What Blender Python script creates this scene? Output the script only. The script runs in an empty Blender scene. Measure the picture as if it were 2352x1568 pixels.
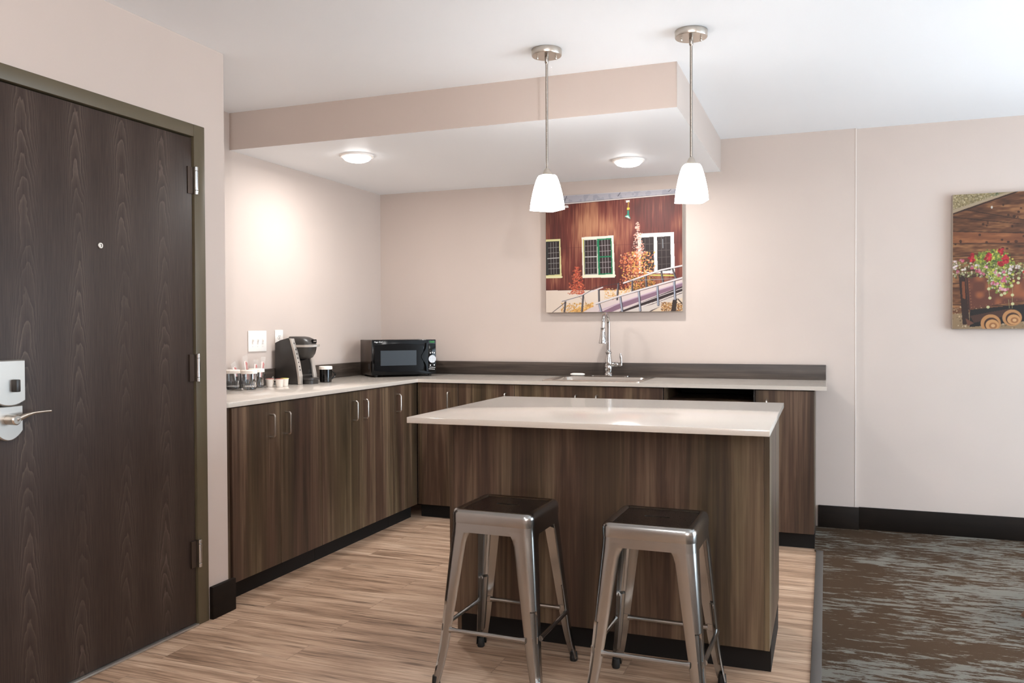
import bpy, bmesh, math, random
import numpy as np
from mathutils import Vector, Matrix
random.seed(7)
SC = bpy.context.scene
COL = SC.collection
PI = math.pi

# ------------------------------------------------------------------ helpers
class B:
    """collects shapes in one bmesh"""
    def __init__(self):
        self.bm = bmesh.new()
    def box(self, x0, x1, y0, y1, z0, z1, bev=0.0, seg=2, mi=0):
        bm = self.bm
        c = [(x0,y0,z0),(x1,y0,z0),(x1,y1,z0),(x0,y1,z0),(x0,y0,z1),(x1,y0,z1),(x1,y1,z1),(x0,y1,z1)]
        v = [bm.verts.new(p) for p in c]
        fs = [bm.faces.new([v[i] for i in q]) for q in ((3,2,1,0),(4,5,6,7),(0,1,5,4),(1,2,6,5),(2,3,7,6),(3,0,4,7))]
        for f in fs: f.material_index = mi
        if bev > 0:
            es = list({e for f in fs for e in f.edges})
            bmesh.ops.bevel(bm, geom=es, offset=bev, segments=seg, profile=.5, affect='EDGES')
        return self
    def prism(self, pts, z0, z1, bev=0.0, seg=2):
        bm = self.bm
        a = [bm.verts.new((p[0],p[1],z0)) for p in pts]; b = [bm.verts.new((p[0],p[1],z1)) for p in pts]
        n = len(pts)
        fs = [bm.faces.new(a[::-1]), bm.faces.new(b)]
        fs += [bm.faces.new([a[i],a[(i+1)%n],b[(i+1)%n],b[i]]) for i in range(n)]
        if bev > 0:
            bmesh.ops.bevel(bm, geom=list({e for f in fs for e in f.edges}), offset=bev, segments=seg, profile=.5, affect='EDGES')
        return self
    def rings(self, rings, cap0=True, cap1=True, closed=True, mi=0):
        bm = self.bm
        R = [[bm.verts.new(p) for p in r] for r in rings]
        for a, b in zip(R, R[1:]):
            n = len(a)
            for i in range(n if closed else n-1):
                j = (i+1) % n
                f = bm.faces.new([a[i],a[j],b[j],b[i]]); f.material_index = mi
        if cap0: f = bm.faces.new(R[0][::-1]); f.material_index = mi
        if cap1: f = bm.faces.new(R[-1]); f.material_index = mi
        return self
    def lathe(self, prof, c=(0,0,0), seg=32, axis='Z', cap0=True, cap1=True):
        rr = []
        for r, h in prof:
            ring = []
            for i in range(seg):
                t = 2*PI*i/seg
                a, b = r*math.cos(t), r*math.sin(t)
                p = (a,b,h) if axis == 'Z' else ((h,a,b) if axis == 'X' else (b,h,a))
                ring.append((c[0]+p[0], c[1]+p[1], c[2]+p[2]))
            rr.append(ring)
        return self.rings(rr, cap0, cap1)
    def tube(self, path, r, seg=12, cap=True):
        P = [Vector(p) for p in path]
        rad = r if isinstance(r, (list, tuple)) else [r]*len(P)
        rr = []; up = None
        for i, p in enumerate(P):
            t = (P[min(i+1,len(P)-1)] - P[max(i-1,0)]).normalized()
            if up is None:
                up = Vector((0,0,1)) if abs(t.z) < .9 else Vector((1,0,0))
            s = t.cross(up).normalized(); up = s.cross(t).normalized()
            rr.append([tuple(p + rad[i]*(math.cos(2*PI*k/seg)*s + math.sin(2*PI*k/seg)*up)) for k in range(seg)])
        return self.rings(rr, cap, cap)
    def face(self, pts, mi=0):
        f = self.bm.faces.new([self.bm.verts.new(p) for p in pts]); f.material_index = mi
        return self
    def xf(self, M):
        self.bm.transform(M); return self

def rrect(hx, hy, r, n=6, cx=0, cy=0, z=0):
    out = []
    for qx, qy, a0 in ((1,1,0),(-1,1,90),(-1,-1,180),(1,-1,270)):
        for i in range(n+1):
            a = math.radians(a0 + 90*i/n)
            out.append((cx+qx*(hx-r)+r*math.cos(a), cy+qy*(hy-r)+r*math.sin(a), z))
    return out

ORG = {}
def link(o, parent=None):
    COL.objects.link(o)
    if parent: o.parent = parent
    return o
def thing(name, label, cat, loc=(0,0,0), rotz=0, group=None, local=False, kind=None):
    o = bpy.data.objects.new(name, None)
    o.empty_display_size = .05
    o.location = loc; o.rotation_euler = (0,0,rotz)
    tag(o, label, cat, group, kind)
    ORG[o] = Vector((0,0,0)) if local else Vector(loc)
    return link(o)
def tag(o, label=None, cat=None, group=None, kind=None):
    if label: o['label'] = label
    if cat: o['category'] = cat
    if group: o['group'] = group
    if kind: o['kind'] = kind
    return o
def mesh(name, b, mats, ang=35):
    me = bpy.data.meshes.new(name)
    bmesh.ops.recalc_face_normals(b.bm, faces=b.bm.faces[:])
    b.bm.to_mesh(me); b.bm.free()
    for m in (mats if isinstance(mats, (list, tuple)) else [mats]): me.materials.append(m)
    me.shade_smooth(); me.set_sharp_from_angle(angle=math.radians(ang))
    return me
def part(name, b, mats, parent, label=None, ang=35, kind=None):
    og = ORG[parent]
    if og.length: b.xf(Matrix.Translation(-og))
    o = bpy.data.objects.new(name, mesh(name, b, mats, ang))
    ORG[o] = og
    if label: o['label'] = label
    if kind: o['kind'] = kind
    return link(o, parent)
def single(name, b, mats, label, cat, loc=(0,0,0), group=None, kind=None, ang=35):
    b.xf(Matrix.Translation(-Vector(loc)))
    o = bpy.data.objects.new(name, mesh(name, b, mats, ang))
    o.location = loc; ORG[o] = Vector(loc)
    tag(o, label, cat, group, kind)
    return link(o)
def struct(name, b, mats, label, cat, parent=None, ang=35):
    return single(name, b, mats, label, cat, kind='structure', ang=ang)

# ------------------------------------------------------------------ materials
def lin(c):
    return tuple((x/255/12.92 if x/255 <= .04045 else ((x/255+.055)/1.055)**2.4) for x in c)
class N:
    def __init__(self, name):
        self.m = bpy.data.materials.new(name); self.m.use_nodes = True
        self.nt = self.m.node_tree; self.nt.nodes.clear()
        self.out = self.nt.nodes.new('ShaderNodeOutputMaterial')
        self.bs = self.nt.nodes.new('ShaderNodeBsdfPrincipled')
        self.nt.links.new(self.bs.outputs[0], self.out.inputs[0])
    def n(self, t, **kw):
        nd = self.nt.nodes.new('ShaderNode'+t)
        for k, v in kw.items():
            if k.startswith('i_'): nd.inputs[k[2:]].default_value = v
            elif k.startswith('i') and k[1:].isdigit(): nd.inputs[int(k[1:])].default_value = v
            else: setattr(nd, k, v)
        return nd
    def l(self, a, b): self.nt.links.new(a, b)
    def set(self, **kw):
        for k, v in kw.items():
            key = {'base':'Base Color','rough':'Roughness','metal':'Metallic','trans':'Transmission Weight','ior':'IOR','emi':'Emission Color','es':'Emission Strength','alpha':'Alpha','spec':'Specular IOR Level','coat':'Coat Weight','coatr':'Coat Roughness'}[k]
            if isinstance(v, tuple) and len(v) == 3: v = (*v, 1)
            if isinstance(v, (int, float, tuple)): self.bs.inputs[key].default_value = v
            else: self.l(v, self.bs.inputs[key])
        return self
    def math(self, op, a, b=None, c=None):
        nd = self.n('Math', operation=op)
        for i, v in enumerate((a, b, c)):
            if v is None: continue
            if isinstance(v, (int, float)): nd.inputs[i].default_value = v
            else: self.l(v, nd.inputs[i])
        return nd.outputs[0]
    def coords(self, scale, rnd=True, kind='Object', rot=(0,0,0)):
        tc = self.n('TexCoord'); mp = self.n('Mapping')
        mp.inputs['Scale'].default_value = scale; mp.inputs['Rotation'].default_value = rot
        if rnd:
            oi = self.n('ObjectInfo'); m = self.math('MULTIPLY', oi.outputs['Random'], 37.0)
            cb = self.n('CombineXYZ'); [self.l(m, cb.inputs[i]) for i in range(3)]
            ad = self.n('VectorMath', operation='ADD'); self.l(tc.outputs[kind], ad.inputs[0]); self.l(cb.outputs[0], ad.inputs[1])
            self.l(ad.outputs[0], mp.inputs['Vector'])
        else: self.l(tc.outputs[kind], mp.inputs['Vector'])
        return mp.outputs[0]
    def noise(self, vec, scale=1, detail=4, rough=.55, dist=0):
        nd = self.n('TexNoise'); self.l(vec, nd.inputs['Vector'])
        nd.inputs['Scale'].default_value = scale; nd.inputs['Detail'].default_value = detail
        nd.inputs['Roughness'].default_value = rough; nd.inputs['Distortion'].default_value = dist
        return nd.outputs['Fac']
    def ramp(self, f, stops, interp='LINEAR'):
        nd = self.n('ValToRGB'); cr = nd.color_ramp; cr.interpolation = interp
        while len(cr.elements) < len(stops): cr.elements.new(.5)
        for e, (p, c) in zip(cr.elements, stops):
            e.position = p; e.color = (*c, 1) if len(c) == 3 else c
        self.l(f, nd.inputs[0]); return nd.outputs[0]
    def mix(self, f, a, b, mode='MIX'):
        nd = self.n('Mix', data_type='RGBA', blend_type=mode)
        for i, v in ((0,f),(6,a),(7,b)):
            if isinstance(v, (int, float)): nd.inputs[i].default_value = v
            elif isinstance(v, tuple): nd.inputs[i].default_value = (*v, 1)
            else: self.l(v, nd.inputs[i])
        return nd.outputs[2]
    def bump(self, h, strength=.2, dist=.002):
        nd = self.n('Bump'); nd.inputs['Strength'].default_value = strength; nd.inputs['Distance'].default_value = dist
        self.l(h, nd.inputs['Height']); self.l(nd.outputs[0], self.bs.inputs['Normal']); return self

def plain(name, c, rough=.5, metal=0, **kw):
    return N(name).set(base=lin(c), rough=rough, metal=metal, **kw).m

def paint(name, c, var=.03, rough=.75):
    m = N(name); v = m.coords((1,1,1), rnd=False)
    a = m.noise(v, 1.3, 3); b = m.noise(v, 60, 4)
    cl = lin(c)
    col = m.ramp(a, [(.3, tuple(x*(1-var) for x in cl)), (.7, tuple(min(1,x*(1+var)) for x in cl))])
    m.set(base=col, rough=rough, spec=.25)
    # hand-trowelled drywall: faint smears and grit
    s = m.noise(m.coords((1.2,1.2,2.2), rnd=False), 3.0, 5, .6, .8)
    h = m.math('ADD', m.math('MULTIPLY', s, .8), m.math('MULTIPLY', b, .12))
    m.bump(h, .12, .004)
    return m.m

def wood(name, dark, mid, light, scale, fine, rough=.42, coat=0.0, spec=.4):
    m = N(name)
    a = m.noise(m.coords(scale), 1.0, 5, .62, .5)
    b = m.noise(m.coords(fine), 1.0, 4, .6)
    f = m.math('ADD', m.math('MULTIPLY', a, .68), m.math('MULTIPLY', b, .32))
    col = m.ramp(f, [(.32, lin(dark)), (.5, lin(mid)), (.68, lin(light))])
    m.set(base=col, rough=rough, coat=coat, coatr=.25, spec=spec)
    m.bump(b, .08, .001)
    return m.m

def laminate(name):
    m = N(name)
    a = m.noise(m.coords((10,10,.5)), 1.0, 5, .62, .6)
    b = m.noise(m.coords((75,75,1.4)), 1.0, 4, .6)
    h = m.noise(m.coords((5,5,.35)), 1.0, 2)
    f = m.math('ADD', m.math('MULTIPLY', a, .72), m.math('MULTIPLY', b, .28))
    c1 = m.ramp(f, [(.34, lin((42,29,21))), (.5, lin((74,54,42))), (.66, lin((120,98,78)))])
    c2 = m.ramp(f, [(.34, lin((42,32,20))), (.5, lin((74,60,42))), (.66, lin((116,100,76)))])
    m.set(base=m.mix(m.ramp(h, [(.4,(0,0,0)),(.6,(1,1,1))]), c1, c2), rough=.42, spec=.4)
    m.bump(b, .08, .001)
    return m.m
M = {}
M['wall'] = paint('greige_wall_paint', (192,178,169))
M['ceil'] = paint('white_ceiling_paint', (240,243,246), .008, .5)
M['bead'] = plain('highlit_corner_bead', (218,208,200), .5)  # lighter than the wall paint, stands in for light catching the edge
M['cab'] = laminate('brown_walnut_laminate')
M['cabh'] = wood('grey_brown_laminate_horizontal', (36,29,25), (62,53,47), (100,88,79), (.8,9,16), (3,40,110))
M['cabv'] = wood('grey_brown_laminate_side_wall', (36,29,25), (62,53,47), (100,88,79), (9,.8,16), (40,3,110))
M['base'] = wood('espresso_baseboard', (14,9,6), (22,15,10), (32,23,16), (2,2,2), (5,5,40), rough=.6, spec=.18)
M['kick'] = plain('black_kick_plate', (19,16,14), .6, spec=.25)
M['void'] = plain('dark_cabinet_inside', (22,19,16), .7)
M['edge'] = plain('light_edge_band', (128,108,88), .5)

def quartz():
    m = N('beige_quartz'); v = m.coords((1,1,1), rnd=False)
    a = m.noise(v, 900, 2); b = m.noise(v, 4, 3)
    c = m.mix(m.ramp(a, [(.35,(0,0,0)),(.72,(1,1,1))]), lin((200,191,180)), lin((210,202,193)))
    m.set(base=m.mix(m.math('MULTIPLY', b, .12), c, lin((192,181,168))), rough=.13, spec=.5)
    return m.m
M['quartz'] = quartz()

def door_veneer():
    m = N('dark_oak_door_veneer')
    tc = m.n('TexCoord'); sp = m.n('SeparateXYZ'); m.l(tc.outputs['Object'], sp.inputs[0])
    y, z = sp.outputs['Y'], sp.outputs['Z']
    w = .205
    wob = m.noise(m.coords((1,2.0,.9), rnd=False), 2.0, 2)
    yy = m.math('ADD', y, m.math('MULTIPLY', m.math('SUBTRACT', wob, .5), .05))
    u = m.math('SUBTRACT', m.math('FRACT', m.math('DIVIDE', yy, w)), .42)
    u2 = m.math('MULTIPLY', m.math('ABSOLUTE', u), m.math('ABSOLUTE', u))
    nz = m.noise(m.coords((1,6,2.2), rnd=False), 2.0, 4)
    ph = m.math('ADD', m.math('MULTIPLY', z, 11.0), m.math('MULTIPLY', u2, 62.0))
    ph = m.math('ADD', ph, m.math('MULTIPLY', nz, 3.6))
    s = m.math('FRACT', ph)
    ring = m.ramp(s, [(0,(0,0,0)),(.75,(.45,.45,.45)),(.93,(1,1,1)),(1,(0,0,0))])
    near = m.ramp(m.math('ABSOLUTE', u), [(.1,(1,1,1)),(.36,(.12,.12,.12))])
    ring = m.mix(1.0, ring, near, 'MULTIPLY')
    pores = m.noise(m.coords((1,260,7), rnd=False), 1.0, 3, .6)
    patch = m.noise(m.coords((1,1.5,.8), rnd=False), 2.2, 2)
    k = m.mix(m.ramp(patch, [(.35,(0.15,.15,.15)),(.65,(1,1,1))]), (0,0,0), ring)
    c0 = m.mix(m.ramp(pores, [(.35,(0,0,0)),(.7,(1,1,1))]), lin((44,33,28)), lin((61,48,41)))
    c = m.mix(m.math('MULTIPLY', k, .8), c0, lin((98,84,75)))
    m.set(base=c, rough=.5, spec=.28)
    m.bump(pores, .1, .0006)
    return m.m
M['veneer'] = door_veneer()
M['dframe'] = plain('olive_bronze_door_frame', (84,74,55), .45)
M['dgap'] = plain('black_door_gasket', (14,12,10), .7)

def planks():
    m = N('weathered_oak_planks')
    tc = m.n('TexCoord'); mp = m.n('Mapping'); m.l(tc.outputs['Object'], mp.inputs[0])
    br = m.n('TexBrick'); m.l(mp.outputs[0], br.inputs['Vector'])
    br.offset = .37; br.offset_frequency = 2; br.squash = 1
    br.inputs['Color1'].default_value = (0,0,0,1); br.inputs['Color2'].default_value = (1,1,1,1); br.inputs['Mortar'].default_value = (.5,.5,.5,1)
    br.inputs['Scale'].default_value = 1; br.inputs['Mortar Size'].default_value = .0012; br.inputs['Mortar Smooth'].default_value = .3
    br.inputs['Brick Width'].default_value = 1.22; br.inputs['Row Height'].default_value = .152
    idv = m.n('SeparateColor'); m.l(br.outputs['Color'], idv.inputs[0])
    def shifted(scale):
        v = m.coords(scale, rnd=False)
        cb = m.n('CombineXYZ'); k = m.math('MULTIPLY', idv.outputs[0], 23.0)
        m.l(k, cb.inputs[0]); m.l(k, cb.inputs[2])
        ad = m.n('VectorMath', operation='ADD'); m.l(v, ad.inputs[0]); m.l(cb.outputs[0], ad.inputs[1])
        return ad.outputs[0]
    a = m.noise(shifted((1.1,13,1)), 1.0, 5, .6, .4)
    b = m.noise(shifted((4.0,100,1)), 1.0, 4, .65)
    big = m.noise(shifted((.8,3,1)), 1.0, 3)
    f = m.math('ADD', m.math('MULTIPLY', a, .55), m.math('MULTIPLY', b, .45))
    c = m.ramp(f, [(.33, lin((88,66,52))), (.42, lin((146,117,95))), (.5, lin((180,149,124))), (.64, lin((214,187,162)))])
    c = m.mix(m.math('MULTIPLY', m.math('ABSOLUTE', m.math('SUBTRACT', big, .5)), .7), c, lin((158,132,112)))
    # dark checks along the grain
    ck = m.noise(shifted((3.2,58,1)), 1.0, 4, .6)
    ckm = m.ramp(ck, [(.59,(0,0,0)),(.70,(1,1,1))])
    c = m.mix(m.math('MULTIPLY', ckm, .85), c, lin((92,72,58)))
    # knots
    kn = m.n('TexVoronoi'); m.l(shifted((1.4,6.0,1)), kn.inputs['Vector']); kn.inputs['Scale'].default_value = 1.0
    km = m.ramp(kn.outputs['Distance'], [(.03,(1,1,1)),(.10,(0,0,0))])
    c = m.mix(m.math('MULTIPLY', km, .7), c, lin((88,64,50)))
    c = m.mix(m.math('MULTIPLY', br.outputs['Fac'], .55), c, lin((96,76,62)))
    m.set(base=c, rough=.46, spec=.35)
    m.bump(f, .1, .001)
    return m.m
M['floor'] = planks()

def carpet():
    m = N('brown_blue_carpet')
    warp = m.noise(m.coords((3,9,1), rnd=False), 2.0, 3)
    v = m.coords((8,34,1), rnd=False)
    ad = m.n('VectorMath', operation='ADD'); m.l(v, ad.inputs[0])
    cb = m.n('CombineXYZ'); m.l(m.math('MULTIPLY', warp, 1.5), cb.inputs[0]); m.l(cb.outputs[0], ad.inputs[1])
    a = m.noise(ad.outputs[0], 1.0, 9, .74)
    big = m.noise(m.coords((1.1,2.6,1), rnd=False), 1.3, 2)
    f = m.math('ADD', a, m.math('MULTIPLY', m.math('SUBTRACT', big, .5), .48))
    mask = m.ramp(f, [(.515,(0,0,0)),(.545,(1,1,1))])
    tw = m.noise(m.coords((1,1,1), rnd=False), 900, 2)
    br = m.mix(tw, lin((54,41,30)), lin((84,66,50)))
    bl = m.mix(tw, lin((96,93,86)), lin((132,127,118)))
    m.set(base=m.mix(mask, br, bl), rough=.95, spec=.1)
    m.bump(tw, .6, .004)
    return m.m
M['carpet'] = carpet()
M['strip'] = plain('grey_vinyl_strip', (84,79,75), .5)
M['nickel'] = plain('brushed_nickel', (196,188,178), .28, 1)
M['rod'] = plain('dark_nickel_rod', (150,142,134), .2, 1)
M['chrome'] = plain('polished_chrome', (196,195,194), .06, 1)
M['satin'] = plain('satin_chrome_plate', (196,192,186), .38, .85)
def steel(name, base, r0, r1):
    m = N(name); a = m.noise(m.coords((14,14,3)), 1.0, 4, .6)
    b = m.noise(m.coords((160,160,12)), 1.0, 2)
    c0 = lin(base)
    c = m.ramp(a, [(.3, tuple(x*.95 for x in c0)), (.7, tuple(min(1,x*1.03) for x in c0))])
    mr = m.n('MapRange'); m.l(b, mr.inputs[0]); mr.inputs[3].default_value = r0; mr.inputs[4].default_value = r1
    m.set(base=c, rough=mr.outputs[0], metal=1.0)
    return m.m
M['gun'] = steel('brushed_gunmetal', (160,158,155), .2, .22)
M['gunseat'] = steel('worn_dark_steel', (92,90,89), .26, .30)
M['sink'] = steel('stainless_sink', (205,198,190), .18, .3)
M['rubber'] = plain('black_rubber', (20,19,18), .6)
M['rubbergrey'] = plain('grey_rubber_foot', (120,112,104), .5)
M['black'] = plain('black_gloss_plastic', (11,11,12), .12, spec=.22)
M['blackm'] = plain('black_satin_plastic', (48,44,41), .4)
M['brownm'] = plain('dark_metal_casing', (74,62,54), .3, .6)
M['silver'] = plain('silver_plastic', (186,178,170), .35, .4)
M['mwglass'] = plain('microwave_window_mesh', (50,55,60), .3, spec=.25)
M['white'] = plain('white_plastic', (236,230,224), .4)
M['paper'] = plain('white_paper_cap', (238,228,218), .8)
M['cup'] = plain('white_pod_cup', (232,222,212), .45)
M['redfoil'] = plain('red_foil', (168,92,84), .4)
M['greenfoil'] = plain('yellow_green_foil', (196,190,92), .4)
M['screw'] = plain('pale_screw_head', (196,190,184), .4)
M['mug'] = plain('black_glazed_mug', (14,13,13), .06)
M['slot'] = plain('dark_slot', (40,36,34), .6)
M['icon'] = plain('dark_print', (62,58,56), .6)
M['whiteprint'] = plain('white_print', (232,232,232), .5)
M['keypad'] = plain('pale_keypad', (196,200,206), .35)
M['redprint'] = plain('red_packet_print', (186,60,56), .5)
M['packet'] = plain('white_sugar_packet', (232,222,216), .6)
M['yellow'] = plain('yellow_packet', (206,160,66), .6)
M['walnutleg'] = plain('brown_wood_leg', (104,78,62), .45)
def glass(name, c=(1,1,1), rough=0.0, ior=1.45):
    return N(name).set(base=c, rough=rough, trans=1.0, ior=ior).m
M['glass'] = glass('clear_glass')
def film():
    m = N('clear_plastic_film')
    t = m.n('BsdfTransparent'); mx = m.n('MixShader'); mx.inputs[0].default_value = .16
    m.set(base=lin((225,218,212)), rough=.12)
    m.l(t.outputs[0], mx.inputs[1]); m.l(m.bs.outputs[0], mx.inputs[2]); m.l(mx.outputs[0], m.out.inputs[0])
    return m.m
M['film'] = film()
def emit(name, c, s): return N(name).set(base=(.9,.9,.9), rough=.3, emi=c, es=s).m
# strength and colour of every light, the added lamps included
LT = dict(
    win=(84,(.72,.87,1.0)), sky=(1.0,(.60,.82,1.0)), entry=(15,(.98,.985,1.0)), added_torch_a=(22,(.97,.985,1.0)), added_torch_b=(290,(.95,.975,1.0)),
    dome=(9.6,(1,.98,.965)), pend=(16,(1,.975,.955)), table=(8,(1.0,.92,.84)))
M['shade'] = emit('lit_white_glass_shade', LT['pend'][1], LT['pend'][0])
M['dome'] = emit('lit_dome_diffuser', LT['dome'][1], LT['dome'][0]*1.1)
M['led'] = N('green_clock_digits').set(base=(.01,.03,.01), rough=.5, emi=(.03,.5,.05), es=.7).m

# ------------------------------------------------------------------ setting
ZC, ZS = 2.448, 2.242           # ceiling, underside of the dropped ceiling
XD, YD = .644, -2.508           # wall of the entrance door and its corner
XJ = 3.287                      # small step in the back wall
XR, YB = 5.9, -8.2              # right wall, rear wall of the room
ZK, TK = .914, .022             # counter top
YO0, YO1 = -3.672, -2.652       # door opening
struct('floor', B().prism([(0,YB),(3.072,YB),(3.072,-.6105),(3.06,-.6105),(3.06,0),(0,0)],-.08,0), M['floor'], 'weathered oak plank floor in front of the kitchen cabinets', 'floor')
struct('floor_carpet', B().prism([(3.104,YB),(XR,YB),(XR,.018),(XJ,.018),(XJ,0),(3.0605,0),(3.0605,-.61),(3.104,-.61)],-.08,.006), M['carpet'], 'brown carpet with broken blue-grey streaks along the right', 'carpet')
struct('trim_1', B().box(3.068,3.106,YB,-.61,-.02,.008,.003), M['strip'], 'grey transition strip between plank floor and carpet', 'trim')
struct('ceiling', B().box(-.15,XR+.15,YB-.15,.17,ZC,ZC+.12), M['ceil'], 'white ceiling of the room', 'ceiling')
so = B()
so.box(0,2.484,-1.682,0,ZS,ZC)
so.bm.faces.ensure_lookup_table(); so.bm.faces[0].material_index = 1
struct('ceiling_soffit', so, [M['wall'], M['ceil']], 'dropped ceiling box with tan sides and white underside above kitchen', 'ceiling')
struct('wall_back', B().box(-.15,XJ,0,.15,0,ZC,0).box(XJ,XR+.15,.018,.15,0,ZC), M['wall'], 'beige back wall behind the sink with a small step', 'wall')
struct('wall_left', B().box(-.15,0,YD,0,0,ZC), M['wall'], 'beige kitchen side wall behind the coffee maker', 'wall')
dw = B()
dw.box(-.15,XD,YO1,YD,0,ZC); dw.box(XD-.2,XD,YO0,YO1,2.09,ZC); dw.box(XD-.2,XD,YB,YO0,0,ZC)
struct('wall_entrance', dw, M['wall'], 'grey-white wall around the dark entrance door', 'wall')
struct('wall_rear', B().box(XD-.2,XR+.15,YB-.15,YB,0,ZC), M['wall'], 'beige wall behind the camera', 'wall')
WY0, WY1, WZ0, WZ1 = -3.0, -.5, .12, 2.15
wr = B()
wr.box(XR,XR+.15,WY1,.17,0,ZC).box(XR,XR+.15,YB,WY0,0,ZC).box(XR,XR+.15,WY0,WY1,0,WZ0).box(XR,XR+.15,WY0,WY1,WZ1,ZC)
struct('wall_right', wr, M['wall'], 'beige right wall with a wide window', 'wall')
wf = B()
for y in (WY0+.03, (WY0+WY1)/2, WY1-.03): wf.box(XR+.04,XR+.1,y-.03,y+.03,WZ0,WZ1)
for z in (WZ0+.03, .95, WZ1-.03): wf.box(XR+.04,XR+.1,WY0,WY1,z-.03,z+.03)
struct('window_1', wf, M['white'], 'white framed window in the right wall', 'window')
# baseboards
struct('trim_2', B().box(XJ-.003,XJ+.0025,-.0022,.0175,.14,ZC-.0005,.0012), M['bead'], 'thin corner bead on the step of the back wall, coloured lighter as a highlight', 'trim')
struct('baseboard_back', B().box(3.075,XJ+.02,-.021,0,0,.139,.002), M['base'], 'espresso baseboard on the back wall beside the cabinets', 'baseboard')
struct('baseboard_right', B().box(XJ+.0205,XR,-.003,.018,0,.139,.002), M['base'], 'long espresso baseboard under the wagon picture', 'baseboard')
struct('baseboard_entrance', B().box(XD,XD+.021,YO1+.022,YD+.026,0,.139,.0025), M['base'], 'espresso baseboard between entrance door and cabinets', 'baseboard')

# entrance door
d1 = thing('door_1', 'dark wood entrance door with satin lever lock', 'door', (XD,(YO0+YO1)/2,0), kind='structure')
fr = B()
x0, x1 = XD-.16, XD+.008
for (ya, yb) in ((YO1-.052,YO1+.012),(YO0-.012,YO0+.052)): fr.box(x0,x1,ya,yb,0,2.098,.003)
fr.box(x0,x1,YO0+.052,YO1-.052,2.046,2.098,.003)
part('door_frame', fr, M['dframe'], d1, 'olive-brown steel frame')
sg = B().box(XD-.10,XD-.055,YO0+.05,YO1-.05,0,2.047)
part('gasket', sg, M['dgap'], d1)
DY0, DY1 = YO0+.056, YO1-.0565
leaf = part('door_panel', B().box(XD-.05,XD-.002,DY0,DY1,.012,2.040,.0015), M['veneer'], d1, 'dark oak veneer leaf')
part('threshold', B().box(XD-.08,XD+.012,YO0+.05,YO1-.052,0,.009,.003), M['satin'], d1, 'thin metal threshold')
for zz in (1.863, 1.083, .303):
    h = B()
    for (a, b) in ((-.058,-.041),(-.040,.040),(.041,.058)):
        h.lathe([(.0075,zz+a),(.0085,zz+a+.001),(.0085,zz+b-.001),(.0075,zz+b)], (XD+.012,YO1-.046,0), 16)
    hg = part('hinge', h, M['chrome'], d1, 'chrome hinge knuckle')
    part('hinge_leaf', B().box(XD-.0015,XD+.0045,YO1-.086,YO1-.046,zz-.056,zz+.056), M['brownm'], hg)
part('peephole', B().lathe([(.011,XD-.004),(.011,XD+.001),(.0095,XD+.003),(.006,XD+.003),(.005,XD-.001)], (0,-3.183,1.55), 20, 'X'), M['satin'], d1)
ly = -3.574
lk = B()
def plate(zs0, zs1, hw, t, arc):
    pts = [(ly-hw,zs1),(ly+hw,zs1)]
    n = 12
    for i in range(n+1):
        yy = hw - 2*hw*i/n
        pts.append((ly+yy, zs0 + arc*(yy/hw)**2))
    lk.rings([[(XD-.002,y,z) for y,z in pts],[(XD+t-.004,y,z) for y,z in pts],[(XD+t,ly+(y-ly)*.94,z+(.003 if z < (zs0+zs1)/2 else -.003)) for y,z in pts]])
plate(.888,1.0,.049,.026,.028)
plate(1.0,1.147,.053,.034,.014)
lock = part('lock', lk, M['satin'], d1, 'satin chrome electronic lock case')
part('thumb_turn', B().box(XD+.03,XD+.056,ly+.002,ly+.018,1.045,1.085,.003), M['blackm'], lock, 'black thumb turn')
lv = B().lathe([(.0165,XD+.02),(.0165,XD+.062),(.013,XD+.066)], (0,ly-.004,.957), 20, 'X')
lp = [(XD+.055,ly-.004+.132*t, .957+.017*math.sin(PI*.5*min(1,t*1.5))) for t in [i/14 for i in range(15)]]
lr = [.0125-.0085*min(1,(i/14)*1.8) for i in range(15)]
lv.tube(lp, lr, 12)
part('lever', lv, M['nickel'], lock, 'slim curved lever handle')

# ------------------------------------------------------------------ cabinets
XF = .605; YF = -.60            # front planes of the two runs
Z0, Z1 = .09, .886              # door bottom and top
def pull_bm(axis, a, z, out):
    """D handle. axis 'x': stands off a left-run door (normal +x), a=y; 'y': back-run door (normal -y), a=x"""
    L, r, d = .054, .0048, .030
    pts = []
    def P(o, zz): return (out+o, a, zz) if axis == 'x' else (a, out-o, zz)
    pts.append(P(0, z-L))
    for i in range(7):
        t = PI/2*i/6; pts.append(P(d-.012+.012*math.sin(t), z-L+.012-.012*math.cos(t)))
    for i in range(7):
        t = PI/2*i/6; pts.append(P(d-.012+.012*math.cos(t), z+L-.012+.012*math.sin(t)))
    pts.append(P(0, z+L))
    return B().tube(pts, r, 10)
def door(parent, axis, a0, a1, z0, z1, hand=None, name='door'):
    g = .0016
    if axis == 'x': b = B().box(XF-.019,XF,a0+g,a1-g,z0,z1,.0008,1)
    else: b = B().box(a0+g,a1-g,YF,YF+.019,z0,z1,.0008,1)
    o = part(name, b, M['cab'], parent)
    if hand is not None:
        part('handle', pull_bm(axis, hand, .778, XF if axis == 'x' else YF), M['nickel'], o, 'satin D-shaped pull')
    return o
def carcass_x(parent, y0, y1):
    part('body', B().box(.004,XF-.0195,y0+.0008,y1-.0008,Z0-.001,Z1+.004), M['cab'], parent)
    part('toe_kick', B().box(.03,XF-.05,y0+.0008,y1-.0008,0,Z0-.0012), M['kick'], parent)
def carcass_y(parent, x0, x1, body=True):
    part('body', B().box(x0+.0008,x1-.0008,YF+.0195,-.004,Z0-.001,Z1+.004), M['cab'], parent)
    part('toe_kick', B().box(x0+.0008,x1-.0008,YF+.05,-.03,0,Z0-.0012), M['kick'], parent)
cg = 'base cabinets along the kitchen walls'
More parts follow.
